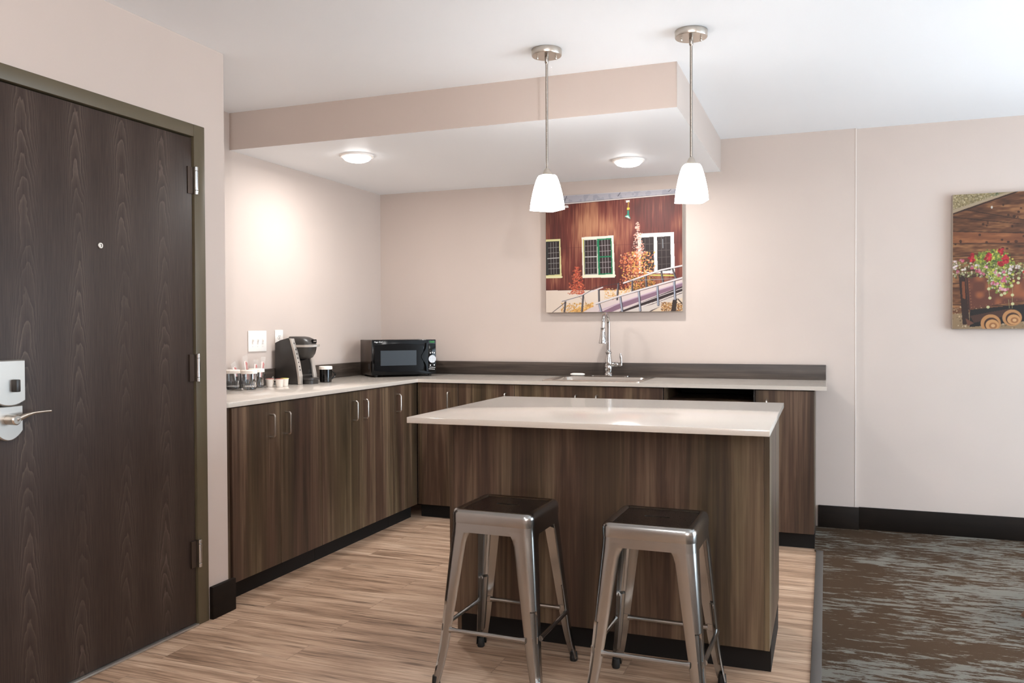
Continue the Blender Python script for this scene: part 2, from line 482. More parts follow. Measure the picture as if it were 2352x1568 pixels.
c = thing('base_cabinet', 'double-door base cabinet under the glasses and coffee pods', 'cabinet', (.3,-2.07,0), group=cg)
carcass_x(c, -2.4985, -1.71)
part('filler', B().box(XF-.0195,XF-.012,-2.4985,-2.43,Z0,Z1,0), M['cab'], c)
door(c,'x',-2.428,-2.068,Z0,Z1,-2.151); door(c,'x',-2.068,-1.710,Z0,Z1,-2.025)
c = thing('base_cabinet', 'double-door base cabinet under the coffee maker, nearer the corner', 'cabinet', (.3,-1.308,0), group=cg)
carcass_x(c, -1.71, -.906)
door(c,'x',-1.710,-1.303,Z0,Z1,-1.391); door(c,'x',-1.303,-.906,Z0,Z1,-1.276)
c = thing('base_cabinet', 'narrow single-door base cabinet at the inner corner of the left run', 'cabinet', (.3,-.75,0), group=cg)
carcass_x(c, -.906, -.602)
door(c,'x',-.906,-.604,Z0,Z1,-.878)
c = thing('base_cabinet', 'single-door corner cabinet on the back wall below the microwave', 'cabinet', (.7,-.3,0), group=cg)
carcass_y(c, .6065, .899)
part('filler', B().box(.6065,.635,YF+.006,YF+.0194,Z0,Z1), M['cab'], c)
door(c,'y',.635,.899,Z0,Z1,.836)
c = thing('base_cabinet', 'single-door base cabinet left of the sink, mostly behind the island', 'cabinet', (1.09,-.3,0), group=cg)
carcass_y(c, .899, 1.287)
door(c,'y',.899,1.287,Z0,Z1,1.230)
c = thing('base_cabinet', 'wide sink base cabinet with a blank front panel below the sink', 'cabinet', (1.75,-.3,0), group=cg)
part('body', B().box(1.2878,2.2262,YF+.0195,-.004,Z0-.001,.66).box(1.2878,1.306,YF+.0195,-.004,.66,Z1+.004).box(2.208,2.2262,YF+.0195,-.004,.66,Z1+.004).box(1.306,2.208,YF+.0195,YF+.036,.66,Z1+.004), M['cab'], c)
part('toe_kick', B().box(1.2878,2.2262,YF+.05,-.03,0,Z0-.0012), M['kick'], c)
door(c,'y',1.287,2.221,.70,Z1,None,'front_panel')
door(c,'y',1.287,1.754,Z0,.697,1.69); door(c,'y',1.754,2.221,Z0,.697,1.82)
c = thing('open_cabinet', 'dark open cabinet bay in the back run between sink and last cabinet', 'cabinet', (2.485,-.3,0), group=cg)
part('side_panel', B().box(2.2272,2.2372,YF,-.004,Z0-.001,Z1+.004), M['cab'], c)
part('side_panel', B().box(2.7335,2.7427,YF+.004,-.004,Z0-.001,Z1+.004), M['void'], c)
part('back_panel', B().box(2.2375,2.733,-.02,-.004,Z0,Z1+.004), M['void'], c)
part('shelf', B().box(2.2375,2.733,YF+.004,-.021,.800,.818), M['cab'], c)
part('bottom_panel', B().box(2.2375,2.733,YF+.004,-.021,Z0,Z0+.018), M['cab'], c)
part('toe_kick', B().box(2.228,2.742,YF+.05,-.03,0,Z0-.0012), M['kick'], c)
c = thing('base_cabinet', 'tall-door base cabinet at the right end of the counter', 'cabinet', (2.9,-.3,0), group=cg)
carcass_y(c, 2.7435, 3.060)
door(c,'y',2.744,3.058,Z0,Z1,2.805)

# counter top, L shape with a cut-out for the sink
ct = B()
zt0 = ZK-TK
ct.prism([(.0015,YD+.009),(.585,YD+.009),(.621,YD+.045),(.621,-.617),(.621,-.002),(.0015,-.002)], zt0, ZK, .002, 2)
SX0, SX1, SY0, SY1 = 1.475, 2.05, -.535, -.135
ct.box(.6212,SX0,-.617,-.002,zt0,ZK).box(SX1,3.123,-.617,-.002,zt0,ZK).box(SX0,SX1,-.617,SY0,zt0,ZK).box(SX0,SX1,SY1,-.002,zt0,ZK)
single('countertop', ct, M['quartz'], 'beige quartz countertop wrapping the kitchen corner', 'countertop', (1.2,-.3,zt0))
ZB = 1.0075
single('backsplash', B().box(.022,3.118,-.021,-.001,ZK+.0008,ZB,.001), M['cabh'], 'long dark wood backsplash board behind the sink', 'backsplash', (1.5,-.01,ZK), group='backsplash boards')
single('backsplash', B().box(.001,.021,YD+.03,-.022,ZK+.0008,ZB,.001), M['cabv'], 'dark wood backsplash board on side wall behind the coffee maker', 'backsplash', (.01,-1.2,ZK), group='backsplash boards')
single('backsplash', B().box(.022,.598,YD+.0095,YD+.0285,ZK+.0008,ZB,.001), M['kick'], 'short dark side splash at the near left counter end', 'backsplash', (.3,YD+.02,ZK), group='backsplash boards')

# sink and faucet
s = thing('sink', 'stainless drop-in sink set in the beige countertop', 'sink', (1.7625,-.31,ZK))
def rect_ring(x0,x1,y0,y1,r,z,n=5):
    return rrect((x1-x0)/2,(y1-y0)/2,r,n,(x0+x1)/2,(y0+y1)/2,z)
rim = B().rings([rect_ring(1.452,2.072,-.560,-.052,.02,ZK+.0006), rect_ring(1.452,2.072,-.560,-.052,.02,ZK+.004), rect_ring(1.462,2.062,-.550,-.062,.02,ZK+.008),
                 rect_ring(1.478,2.046,-.534,-.136,.03,ZK+.0065), rect_ring(1.486,2.038,-.526,-.144,.05,ZK+.003)], False, False)
rimo = part('rim', rim, M['sink'], s)
ba = B().rings([rect_ring(1.486,2.038,-.526,-.144,.05,ZK+.003), rect_ring(1.494,2.030,-.518,-.152,.05,ZK-.02), rect_ring(1.504,2.020,-.508,-.162,.06,ZK-.15), rect_ring(1.53,1.994,-.482,-.188,.06,ZK-.172)], False, True)
part('basin', ba, M['sink'], s)
part('drain', B().lathe([(.042,ZK-.1715),(.045,ZK-.169),(.03,ZK-.169),(.028,ZK-.1705)], (1.762,-.335,0), 24), M['chrome'], s)
FX, FY = 1.768, -.098
f = thing('faucet', 'tall chrome pull-down faucet behind the sink', 'faucet', (FX,FY,ZK+.008))
zb = ZK+.0085
part('deck_plate', B().rings([rrect(.13,.027,.026,6,FX+.01,FY,zb), rrect(.13,.027,.026,6,FX+.01,FY,zb+.004), rrect(.124,.021,.02,6,FX+.01,FY,zb+.006)]), M['chrome'], f)
zb += .006
part('body', B().lathe([(.026,zb),(.028,zb+.006),(.025,zb+.013),(.021,zb+.018),(.024,zb+.03),(.0265,zb+.045),(.0265,zb+.056),(.023,zb+.066),(.026,zb+.074),(.024,zb+.09),(.0195,zb+.115),(.0165,zb+.135),(.0165,zb+.142),(.022,zb+.146),(.022,zb+.152),(.017,zb+.158),(.015,zb+.17)], (FX,FY,0), 28), M['chrome'], f)
th = math.radians(268)          # the spout swings out over the basin, towards the room
dx, dy = math.cos(th), math.sin(th)
Rr = .062; zt = zb+.362
path = [(FX,FY,zb+.16),(FX,FY,zb+.27)]
for i in range(15):
    a = PI*i/14
    path.append((FX+dx*(Rr-Rr*math.cos(a)), FY+dy*(Rr-Rr*math.cos(a)), zt-.02+Rr*math.sin(a)*1.0))
path.append((FX+dx*(2*Rr+.004), FY+dy*(2*Rr+.004), zt-.055))
part('spout', B().tube(path, .0125, 16), M['chrome'], f)
hx, hy = FX+dx*(2*Rr+.005), FY+dy*(2*Rr+.005)
part('spray_head', B().lathe([(.0145,zt-.045),(.017,zt-.05),(.015,zt-.056),(.018,zt-.075),(.0215,zt-.105),(.0255,zt-.132),(.0285,zt-.142),(.0285,zt-.149),(.022,zt-.151)], (hx,hy,0), 24), M['chrome'], f)
hb = B().tube([(FX,FY,zb+.07),(FX+.03,FY-.008,zb+.072),(FX+.048,FY-.012,zb+.073)], [.014,.016,.015], 16)
hb.lathe([(.012,FX+.045),(.0165,FX+.05),(.0165,FX+.064),(.011,FX+.069)], (0,FY-.012,zb+.073), 16, 'X')
hb.tube([(FX+.062,FY-.012,zb+.07),(FX+.08,FY-.013,zb+.068),(FX+.09,FY-.013,zb+.07)], [.008,.009,.009], 12)
hb.tube([(FX+.088,FY-.013,zb+.066),(FX+.089,FY-.013,zb+.09),(FX+.086,FY-.013,zb+.125),(FX+.083,FY-.013,zb+.145)], [.007,.0065,.009,.006], 12)
part('handle', hb, M['chrome'], f, 'side lever handle')
single('soap_bar', B().rings([rrect(.042,.024,.018,5,1.552,-.09,ZK+.0085),rrect(.049,.029,.022,5,1.552,-.09,ZK+.015),rrect(.047,.027,.02,5,1.552,-.09,ZK+.021),rrect(.035,.018,.014,5,1.552,-.09,ZK+.024)]), M['paper'], 'small white wrapped soap bar on the back rim of the sink', 'soap', (1.552,-.09,ZK+.0085))

# ------------------------------------------------------------------ island
IX0, IX1, IY0, IY1 = 1.698, 2.934, -2.452, -1.835
i = thing('kitchen_island', 'dark walnut kitchen island base behind the two metal stools', 'island', (2.3,-2.14,0))
zi = ZK-.0225
prof = [(IY0,.1),(IY0+.072,.1),(IY0+.072,.0),(IY1-.072,.0),(IY1-.072,.1),(IY1,.1),(IY1,zi),(IY0,zi)]
def endpanel(x0, x1): return B().rings([[(x0,y,z) for y,z in prof],[(x1,y,z) for y,z in prof]])
part('end_panel', endpanel(IX0,IX0+.018), M['cab'], i)
part('end_panel', endpanel(IX1-.018,IX1), M['cab'], i)
part('front_panel', B().box(IX0+.0185,IX1-.0185,IY0+.0015,IY0+.02,.1,zi), M['cab'], i)
part('body', B().box(IX0+.0185,IX1-.0185,IY0+.0205,IY1-.02,.1,zi), M['cab'], i)
part('door', B().box(IX0+.0195,(IX0+IX1)/2-.002,IY1-.019,IY1-.001,.104,zi-.004,.001,1), M['cab'], i)
part('door', B().box((IX0+IX1)/2+.002,IX1-.0195,IY1-.019,IY1-.001,.104,zi-.004,.001,1), M['cab'], i)
part('toe_kick', B().box(IX0+.0185,IX1+.0008,IY0+.070,IY1-.070,0,.0995), M['kick'], i)
single('island_worktop', B().prism([(1.660,-2.746),(2.951,-2.728),(2.948,-1.708),(1.657,-1.742)], ZK-.022, ZK, .0018, 2), M['quartz'], 'pale quartz worktop overhanging the island towards the stools', 'worktop', (2.3,-2.2,ZK-.022))

# ------------------------------------------------------------------ stools
def bool_cut(b, cut):
    """subtract cut from b, return new B"""
    ma = bpy.data.meshes.new('a'); bmesh.ops.recalc_face_normals(b.bm, faces=b.bm.faces[:]); b.bm.to_mesh(ma); b.bm.free()
    mb = bpy.data.meshes.new('b'); bmesh.ops.recalc_face_normals(cut.bm, faces=cut.bm.faces[:]); cut.bm.to_mesh(mb); cut.bm.free()
    oa = bpy.data.objects.new('a', ma); ob = bpy.data.objects.new('b', mb); COL.objects.link(oa); COL.objects.link(ob)
    md = oa.modifiers.new('m', 'BOOLEAN'); md.operation = 'DIFFERENCE'; md.object = ob; md.solver = 'EXACT'
    dg = bpy.context.evaluated_depsgraph_get(); dg.update()
    me = bpy.data.meshes.new_from_object(oa.evaluated_get(dg))
    r = B(); r.bm.from_mesh(me)
    for o in (oa, ob): bpy.data.objects.remove(o)
    return r
def make_stool(label, loc, rotz):
    t = thing('bar_stool', label, 'stool', loc, rotz, 'metal stools at the island', local=True)
    H, S = .612, .154
    def rg(ins, z, r=.034): return rrect(S-ins,S-ins,max(.004,r-ins),7,0,0,z)
    seat = B().rings([rg(.022,H-.012), rg(.004,H-.016), rg(.003,H-.046), rg(0,H-.047), rg(0,H-.022), rg(.0015,H-.014), rg(.006,H-.006), rg(.012,H-.0015), rg(.019,H), rg(.026,H-.0015), rg(.031,H-.006)])
    cut = B().rings([rrect(.042,.0075,.007,6,0,.012,H-.03), rrect(.042,.0075,.007,6,0,.012,H+.02)])
    seat = bool_cut(seat, cut)
    so_ = part('seat', seat, [M['gun']], t)
    part('seat_pan', bool_cut(B().rings([rg(.032,H-.0059), rg(.032,H-.0052)]), B().rings([rrect(.043,.0085,.008,6,0,.012,H-.03), rrect(.043,.0085,.008,6,0,.012,H+.02)])), M['gunseat'], so_, 'darker worn seat centre')
    ap = B()
    zl, zh = H-.078, H-.046
    o1 = lambda ins, z: rrect(S-.0021-ins+ (H-.047-z)*.07, S-.0021-ins+(H-.047-z)*.07, .032-ins, 7, 0, 0, z)
    ap.rings([o1(.003,zh), o1(.003,zl), o1(0,zl), o1(0,zh)], False, False)
    part('apron', ap, M['gun'], t)
    zs = [.012,.02,.03,.05,.062,.07,.08,.11,.15,.2,.24,.27,.284,.292,.30,.32,.36,.41,.46,.50,.52,.535,.548,H-.05]
    def corner(z):              # distance of the outer corner from the stool axis
        u = z/(H-.05)
        base = (S-.002)*u + .196*(1-u)
        return base + .010*max(0,(1-u*3.2))**2
    def width(z):
        u = z/(H-.05); w = .028 + .040*u
        if z > .50: w += .03*((z-.50)/(H-.55))**2
        return w
    for sx, sy in ((-1,-1),(1,-1),(1,1),(-1,1)):
        outer = []; inner = []
        for z in zs:
            c, w = corner(z), width(z)
            r = .012 + .022*(z/(H-.05))
            g = 0.0
            if .064 < z < .291: g = .0095
            pr = [(c-w, c), (c-w*.5-r*.5, c)]
            for k in range(9):
                a = PI/2 - PI/2*k/8
                px, py = c-r+r*math.cos(a), c-r+r*math.sin(a)
                if 2 <= k <= 6: px -= g*.7071; py -= g*.7071
                pr.append((px, py))
            pr += [(c, c-w*.5-r*.5), (c, c-w)]
            outer.append([(sx*x, sy*y, z) for x, y in pr])
            inner.append([(sx*(x-.003), sy*(y-.003), z) for x, y in pr])
        ring = [o_ + i_[::-1] for o_, i_ in zip(outer, inner)]
        lg = part('leg', B().rings(ring), M['gun'], t, ang=50)
        c = corner(.01)-.014
        part('rubber_foot', B().lathe([(.013,0),(.0145,.003),(.0145,.014),(.013,.03),(.012,.034)], (sx*c,sy*c,0), 16), M['rubber'], lg, 'rubber foot')
    zc_ = .196
    cc = corner(zc_)-.003
    for k in range(4):
        b = B()
        e = cc-.024
        pts = [(-e-.012,-cc+.0,zc_),(-e+.012,-cc,zc_)]
        b.box(-e-.012,-e+.016,-cc-.0015,-cc+.002,zc_-.012,zc_+.012,.001,1).box(e-.016,e+.012,-cc-.0015,-cc+.002,zc_-.012,zc_+.012,.001,1)
        n = 12; path = []; rad = []
        for q in range(n+1):
            x = -e+.012 + (2*e-.024)*q/n
            path.append((x,-cc-.001,zc_)); rad.append(.0105 if q in (0,n) else .0075)
        b.tube(path, rad, 10)
        b.xf(Matrix.Rotation(PI/2*k,4,'Z'))
        part('crossbar', b, M['gun'], t)
    br = B()
    for a in (PI/4, -PI/4):
        c2 = B().tube([(-.19,0,H-.105),(-.14,0,H-.085),(-.05,0,H-.06),(0,0,H-.056),(.05,0,H-.06),(.14,0,H-.085),(.19,0,H-.105)], .0055, 8)
        c2.xf(Matrix.Rotation(a,4,'Z') @ Matrix.Translation((0,0,.003 if a > 0 else -.008)))
        me = bpy.data.meshes.new('x'); c2.bm.to_mesh(me); c2.bm.free(); br.bm.from_mesh(me)
    part('brace', br, M['blackm'], t, 'dark cross brace under the seat')
    return t
st0 = make_stool('gunmetal bar stool on the left, nearer the left end of the island', (2.042,-2.708,0), math.radians(-1.5))
def kids(o): return [x for x in COL.objects if x.parent == o]
def copy_tree(o, parent=None):
    c = o.copy(); COL.objects.link(c)
    if parent: c.parent = parent
    for ch in kids(o): copy_tree(ch, c)
    return c
st1 = copy_tree(st0)
st1.location = (2.588,-2.728,0); st1.rotation_euler = (0,0,math.radians(-1))
st1['label'] = 'gunmetal bar stool on the right, below the right half of the worktop'

# ------------------------------------------------------------------ lamps
def make_pendant(label, loc, rot):
    p = thing('pendant_lamp', label, 'lamp', loc, 0, 'pendant lamps over the island', local=True)
    # local z = 0 at the ceiling
    part('canopy', B().lathe([(.0645,0),(.0655,-.002),(.0655,-.024),(.0635,-.028),(.012,-.028)], (0,0,0), 40), M['nickel'], p)
    for sx in (-1,1):
        part('screw_knob', B().lathe([(.003,-.028),(.003,-.032),(.0048,-.034),(.0048,-.039),(.003,-.042)], (sx*.040*math.cos(.35),sx*.040*math.sin(.35),0), 12), M['nickel'], p)
    part('rod', B().lathe([(.0085,-.028),(.0085,-.054),(.0065,-.058),(.0055,-.062),(.0055,-.524)], (0,0,0), 16), M['rod'], p)
    part('socket_cap', B().lathe([(.007,-.512),(.011,-.517),(.014,-.523),(.018,-.532),(.026,-.541),(.031,-.545)], (0,0,0), 28), M['nickel'], p)
    prof = [(-.543,.030,.012),(-.550,.0345,.013),(-.565,.0395,.014),(-.59,.0455,.014),(-.62,.051,.014),(-.65,.0552,.013),(-.675,.0575,.012),(-.692,.0585,.011)]
    rr = [rrect(h,h,r,5,0,0,z) for z,h,r in prof]
    rr += [rrect(h-.004,h-.004,r,5,0,0,z) for z,h,r in prof[::-1]]
    sh = B().rings(rr, False, False); sh.xf(Matrix.Rotation(rot,4,'Z'))
    part('glass_shade', sh, M['shade'], p, 'lit white glass shade')
    bl = B().lathe([(.008,-.545),(.012,-.56),(.022,-.59),(.024,-.61),(.018,-.63),(.006,-.638)], (0,0,0), 20)
    part('bulb', bl, M['shade'], p)
    return p
pe = make_pendant('white glass pendant lamp on the left, hanging in front of the barn picture', (1.983,-2.046,ZC), math.radians(-41.7))
pe2 = make_pendant('white glass pendant lamp on the right, near the corner of the dropped ceiling', (2.603,-2.05,ZC), math.radians(-68))
for (lx, ly_, nm) in ((.585,-1.298,'round flush ceiling light at the left, above the coffee maker'),(2.013,-.585,'round flush ceiling light above the barn picture')):
    g = thing('ceiling_light', nm, 'ceiling light', (lx,ly_,ZS), group='flush lights in the dropped ceiling')
    part('trim_ring', B().lathe([(.098,ZS-.0005),(.098,ZS-.004),(.094,ZS-.010),(.082,ZS-.013),(.078,ZS-.011)], (lx,ly_,0), 40), M['white'], g)
    part('diffuser', B().lathe([(.079,ZS-.010),(.078,ZS-.018),(.068,ZS-.028),(.05,ZS-.035),(.025,ZS-.039),(.004,ZS-.040)], (lx,ly_,0), 40), M['dome'], g)

# ------------------------------------------------------------------ wall plates
p = thing('light_switch', 'white triple switch plate on the side wall above the glasses', 'switch', (0,-1.459,1.173))
part('plate', B().box(0.0005,.0065,-1.542,-1.376,1.113,1.234,.002), M['white'], p)
for yy in (-1.505,-1.459,-1.413):
    tg = B().box(.0065,.0105,yy-.006,yy+.006,1.16,1.186).box(.007,.019,yy-.004,yy+.004,1.172,1.184,.0015)
    part('toggle', tg, M['white'], p)
    for zz in (1.205,1.142): part('screw', B().lathe([(.002,.006),(.002,.0075)], (0,yy,zz), 10, 'X'), M['screw'], p)
p = thing('power_outlet', 'white outlet plate on the side wall, half behind the coffee maker', 'outlet', (0,-1.253,1.178))
part('plate', B().box(.0005,.0065,-1.292,-1.214,1.119,1.238,.002), M['white'], p)
for zz in (1.198,1.158):
    part('socket', B().lathe([(.0165,.006),(.0165,.0085)], (0,-1.253,zz), 20, 'X'), M['white'], p)
    part('slot', B().box(.0084,.009,-1.26,-1.2575,zz-.002,zz+.008).box(.0084,.009,-1.2485,-1.246,zz-.002,zz+.008).lathe([(.003,.0084),(.003,.009)], (0,-1.253,zz-.008), 10, 'X'), M['slot'], p)

# ------------------------------------------------------------------ microwave (local frame: front faces -y)
MW = thing('microwave', 'black microwave oven standing diagonally in the counter corner', 'microwave', (.304,-.304,ZK+.0005), math.radians(45), local=True)
W, D, Hm = .226, .158, .252     # half width, half depth, height
part('casing', B().box(-W,W,-D+.03,D,.012,Hm,.004), M['brownm'], MW, 'brown-black metal casing')
part('front_frame', B().box(-W-.001,W+.001,-D-.004,-D+.0305,.013,Hm+.001,.005), M['black'], MW)
def bowed(x0,x1,z0,z1,y0,y1,bz,n=14):
    top = [(x0+(x1-x0)*k/n, z1+bz*(1-(2*k/n-1)**2)) for k in range(n+1)]
    bot = [(x1-(x1-x0)*k/n, z0-bz*(1-(2*k/n-1)**2)) for k in range(n+1)]
    pts = top+bot
    return B().rings([[(x,y1,z) for x,z in pts],[(x,y0+.002,z) for x,z in pts],[(x*.995+.0005*(x0+x1),y0,z*.99+.005*(z0+z1)) for x,z in pts]])
dr = part('door', bowed(-W+.014,W-.094,.046,.214,-D-.014,-D-.003,.013), M['black'], MW)
part('window', B().box(-W+.055,W-.145,-D-.0152,-D-.0138,.078,.18), M['mwglass'], dr, 'grey mesh window')
# handle: curved grip bulging over the door edge
hp = []
for k in range(17):
    tt = k/16; z = .034+.196*tt
    hp.append((z, .012+.036*math.exp(-((tt-.52)/.2)**2)))
xh = W-.062
part('handle', B().rings([[(xh-w_,-D-.020,z) for z,w_ in hp]+[(xh,-D-.020,z) for z,w_ in hp[::-1]],
                          [(xh-w_-.004,-D-.004,z) for z,w_ in hp]+[(xh,-D-.004,z) for z,w_ in hp[::-1]]]), M['black'], dr, 'glossy curved door grip')
cp = part('control_panel', B().box(W-.058,W-.003,-D-.010,-D-.003,.032,.222,.002), M['black'], MW)
part('display', B().box(W-.058,W-.004,-D-.0055,-D-.0035,.222,.246), M['black'], cp)
xk, zk_ = W-.029, .118
part('keypad', B().lathe([(.0005,0),(.0265,0),(.0265,.0015),(.0005,.0015)], (0,0,0), 32).xf(Matrix.Translation((xk,-D-.0103,zk_)) @ Matrix.Rotation(PI/2,4,'X')), M['keypad'], cp, 'round pale number pad')
def dots(b, pts, r, y):
    for x, z in pts:
        b.rings([[(x+r*math.cos(2*PI*k/10), y, z+r*math.sin(2*PI*k/10)) for k in range(10)],[(x+r*math.cos(2*PI*k/10), y-.0008, z+r*math.sin(2*PI*k/10)) for k in range(10)]])
    return b
for x, z, r in [(xk-.018+.009*a, .062-.001*a, .0028) for a in range(5)]+[(xk-.022+.009*a, .05-.001*a, .0028) for a in range(5)]+[(xk-.014,.075,.0045),(xk+.014,.076,.0045),(xk-.014,.16,.0045),(xk+.001,.163,.0045),(xk+.015,.16,.0045)]:
    part('button', dots(B(), [(x,z)], r, -D-.0103), M['whiteprint'], cp)
part('side_vent', B().box(-W-.0008,-W,-D+.06,-D+.1,.05,.09), M['slot'], MW)
for sx in (-1,1):
    for sy in (-1,1):
        part('foot', B().lathe([(.011,0),(.013,.003),(.013,.0125)], (sx*(W-.035),sy*(D-.035),0), 14), M['blackm'], MW)
def text(s, size, mat, parent, name, Mx, align='CENTER', ext=.0003):
    cu = bpy.data.curves.new('t', 'FONT'); cu.body = s; cu.size = size; cu.align_x = align; cu.align_y = 'CENTER'; cu.extrude = ext
    o = bpy.data.objects.new('t', cu); COL.objects.link(o)
    dg = bpy.context.evaluated_depsgraph_get(); dg.update()
    me = bpy.data.meshes.new_from_object(o.evaluated_get(dg)); bpy.data.objects.remove(o)
    b = B(); b.bm.from_mesh(me); b.xf(Mx)
    return part(name, b, mat, parent)
FR = Matrix.Rotation(PI/2,4,'X')
text('Magic Chef', .0125, M['whiteprint'], MW, 'logo', Matrix.Translation((-W+.042,-D-.0045,Hm-.014)) @ FR)
text('12:02', .017, M['led'], cp, 'clock_digits', Matrix.Translation((W-.030,-D-.0058,.236)) @ FR)
for r_ in range(3):
    for c_ in range(3):
        text(str(r_*3+c_+1), .008, M['icon'], cp, 'digit', Matrix.Translation((xk-.013+.013*c_,-D-.0121,zk_+.014-.0125*r_)) @ FR)
text('0', .008, M['icon'], cp, 'digit', Matrix.Translation((xk,-D-.0121,zk_-.0215)) @ FR)

# ------------------------------------------------------------------ coffee maker (faces +x)
KY0, KY1 = -1.322, -1.146; KC = (KY0+KY1)/2
K = thing('coffee_maker', 'black and silver pod coffee maker against the side wall', 'coffee maker', (.13,KC,ZK))
def side(pts, y0, y1, bev=0):
    b = B().rings([[(x,y0,z) for x,z in pts],[(x,y1,z) for x,z in pts]])
    if bev: bmesh.ops.bevel(b.bm, geom=b.bm.edges[:], offset=bev, segments=2, profile=.5, affect='EDGES')
    return b
z0 = ZK+.0008
body = [(.024,z0),(.192,z0),(.188,z0+.05),(.176,z0+.12),(.156,z0+.20),(.134,z0+.268),(.118,z0+.276),(.06,z0+.262),(.024,z0+.246)]
part('body', side(body, KY0, KY1, .004), M['blackm'], K)
def strip(off0, off1):
    L = [(.188,z0),(.188,z0+.05),(.174,z0+.12),(.154,z0+.20),(.130,z0+.272)]
    return [(x+off0,z) for x,z in L]+[(x+off1,z) for x,z in L[::-1]]
tr = part('side_trim', side(strip(-.002,.012), KY0-.002, KY0+.030, .002), M['silver'], K, 'curved silver front strip with icons')
tr2 = part('side_trim', side(strip(-.002,.012), KY1-.030, KY1+.002, .002), M['silver'], K, 'curved silver front strip')
Lx = [(.188,0),(.188,.05),(.174,.12),(.154,.20),(.130,.272)]
def xat(z):
    for (xa,za),(xb,zb_) in zip(Lx,Lx[1:]):
        if za <= z <= zb_: return xa+(xb-xa)*(z-za)/(zb_-za)
    return .13
for zz, hh in ((.243,.006),(.205,.008),(.18,.007),(.155,.007),(.13,.005),(.105,.006),(.085,.007)):
    xx = xat(zz)+.0105
    part('icon', B().box(xx,xx+.0028,KY0+.009,KY0+.018,z0+zz-hh*.8,z0+zz+hh*.8,.001,1), M['icon'], tr)
# brew head: barrel overhanging the cup space
hd = []
for zz, x1_, hw in ((.15,.205,.036),(.158,.222,.045),(.18,.236,.055),(.205,.243,.060),(.222,.245,.061)):
    hd.append([(.12,KC-hw,z0+zz)]+[(x1_-.06+.06*math.sin(PI/2*k/8+0) if False else x1_-(hw*.75)*(1-math.cos(math.asin(max(-1,min(1,(k/8*2-1)))))),KC+hw*(k/8*2-1),z0+zz) for k in range(9)]+[(.12,KC+hw,z0+zz)])
hdo = part('brew_head', B().rings(hd), M['blackm'], K, ang=50)
lid = []
for zz, x1_, hw in ((.232,.243,.060),(.25,.236,.060),(.268,.222,.058),(.279,.195,.054),(.284,.165,.045)):
    lid.append([(.10,KC-hw,z0+zz)]+[(x1_-(hw*.6)*(1-math.cos(math.asin(max(-1,min(1,(k/8*2-1)))))),KC+hw*(k/8*2-1),z0+zz) for k in range(9)]+[(.10,KC+hw,z0+zz)])
part('lid', B().rings(lid), M['blackm'], K, ang=50)
part('badge', B().box(.232,.2405,KC-.014,KC+.03,z0+.243,z0+.266,.002).xf(Matrix.Identity(4)), M['black'], K)
part('badge_print', B().box(.2402,.2412,KC-.004,KC+.022,z0+.252,z0+.257), M['silver'], K)
# handle band round the head, nose sticking out
hb_ = []
for zz, gx in ((.220,0),(.234,.002)):
    hb_.append([(.15,KC-.066,z0+zz)]+[(.252+gx+(.018 if 3 <= k <= 5 else 0)-(.05)*(1-math.cos(math.asin(max(-1,min(1,(k/8*2-1)))))),KC+.066*(k/8*2-1),z0+zz+(.002 if 3<=k<=5 else 0)) for k in range(9)]+[(.15,KC+.066,z0+zz)])
part('handle', B().rings(hb_), M['silver'], K, 'silver lift handle', ang=60)
part('cup_bay', side([(.186,z0+.02),(.192,z0+.02),(.178,z0+.12),(.166,z0+.165),(.158,z0+.165)], KY0+.030, KY1-.030), M['black'], K)
part('drip_tray', B().rings([rrect(.038,.050,.034,6,.214,KC,z0+zz) if not g else rrect(.044,.056,.038,6,.214,KC,z0+zz) for zz, g in ((0,0),(.02,0),(.024,1),(.034,1),(.036,0))]), M['blackm'], K, 'rounded black drip tray')
cd = [(.03,KY0+.01,z0+.03),(.028,KY0-.012,z0+.02),(.03,KY0-.028,z0+.045),(.028,KY0-.038,z0+.03),(.03,KY0-.046,z0+.008),(.03,KY0+.0,z0+.005)]
part('power_cord', B().tube(cd, .003, 8), M['silver'], K, 'grey cord loop')

# mug with paper cap
m_ = thing('mug', 'black mug with white paper cap beside the coffee maker', 'mug', (.222,-1.083,ZK+.0005))
mx, my = .222, -1.083
part('body', B().lathe([(.034,ZK+.0006),(.0365,ZK+.004),(.037,ZK+.05),(.0375,ZK+.082),(.0345,ZK+.082),(.034,ZK+.01)], (mx,my,0), 32, cap1=True), M['mug'], m_)
ha = math.radians(62)
hp = [(mx+math.cos(ha)*(.035+.031*math.sin(PI*t)), my+math.sin(ha)*(.035+.031*math.sin(PI*t)), ZK+.072-.056*t) for t in [k/12 for k in range(13)]]
part('handle', B().tube(hp, .0052, 10), M['mug'], m_)
part('cap', B().lathe([(.0395,ZK+.080),(.041,ZK+.0805),(.0405,ZK+.0965),(.038,ZK+.099),(.002,ZK+.0985)], (mx,my,0), 32), M['paper'], m_, 'white paper cap')

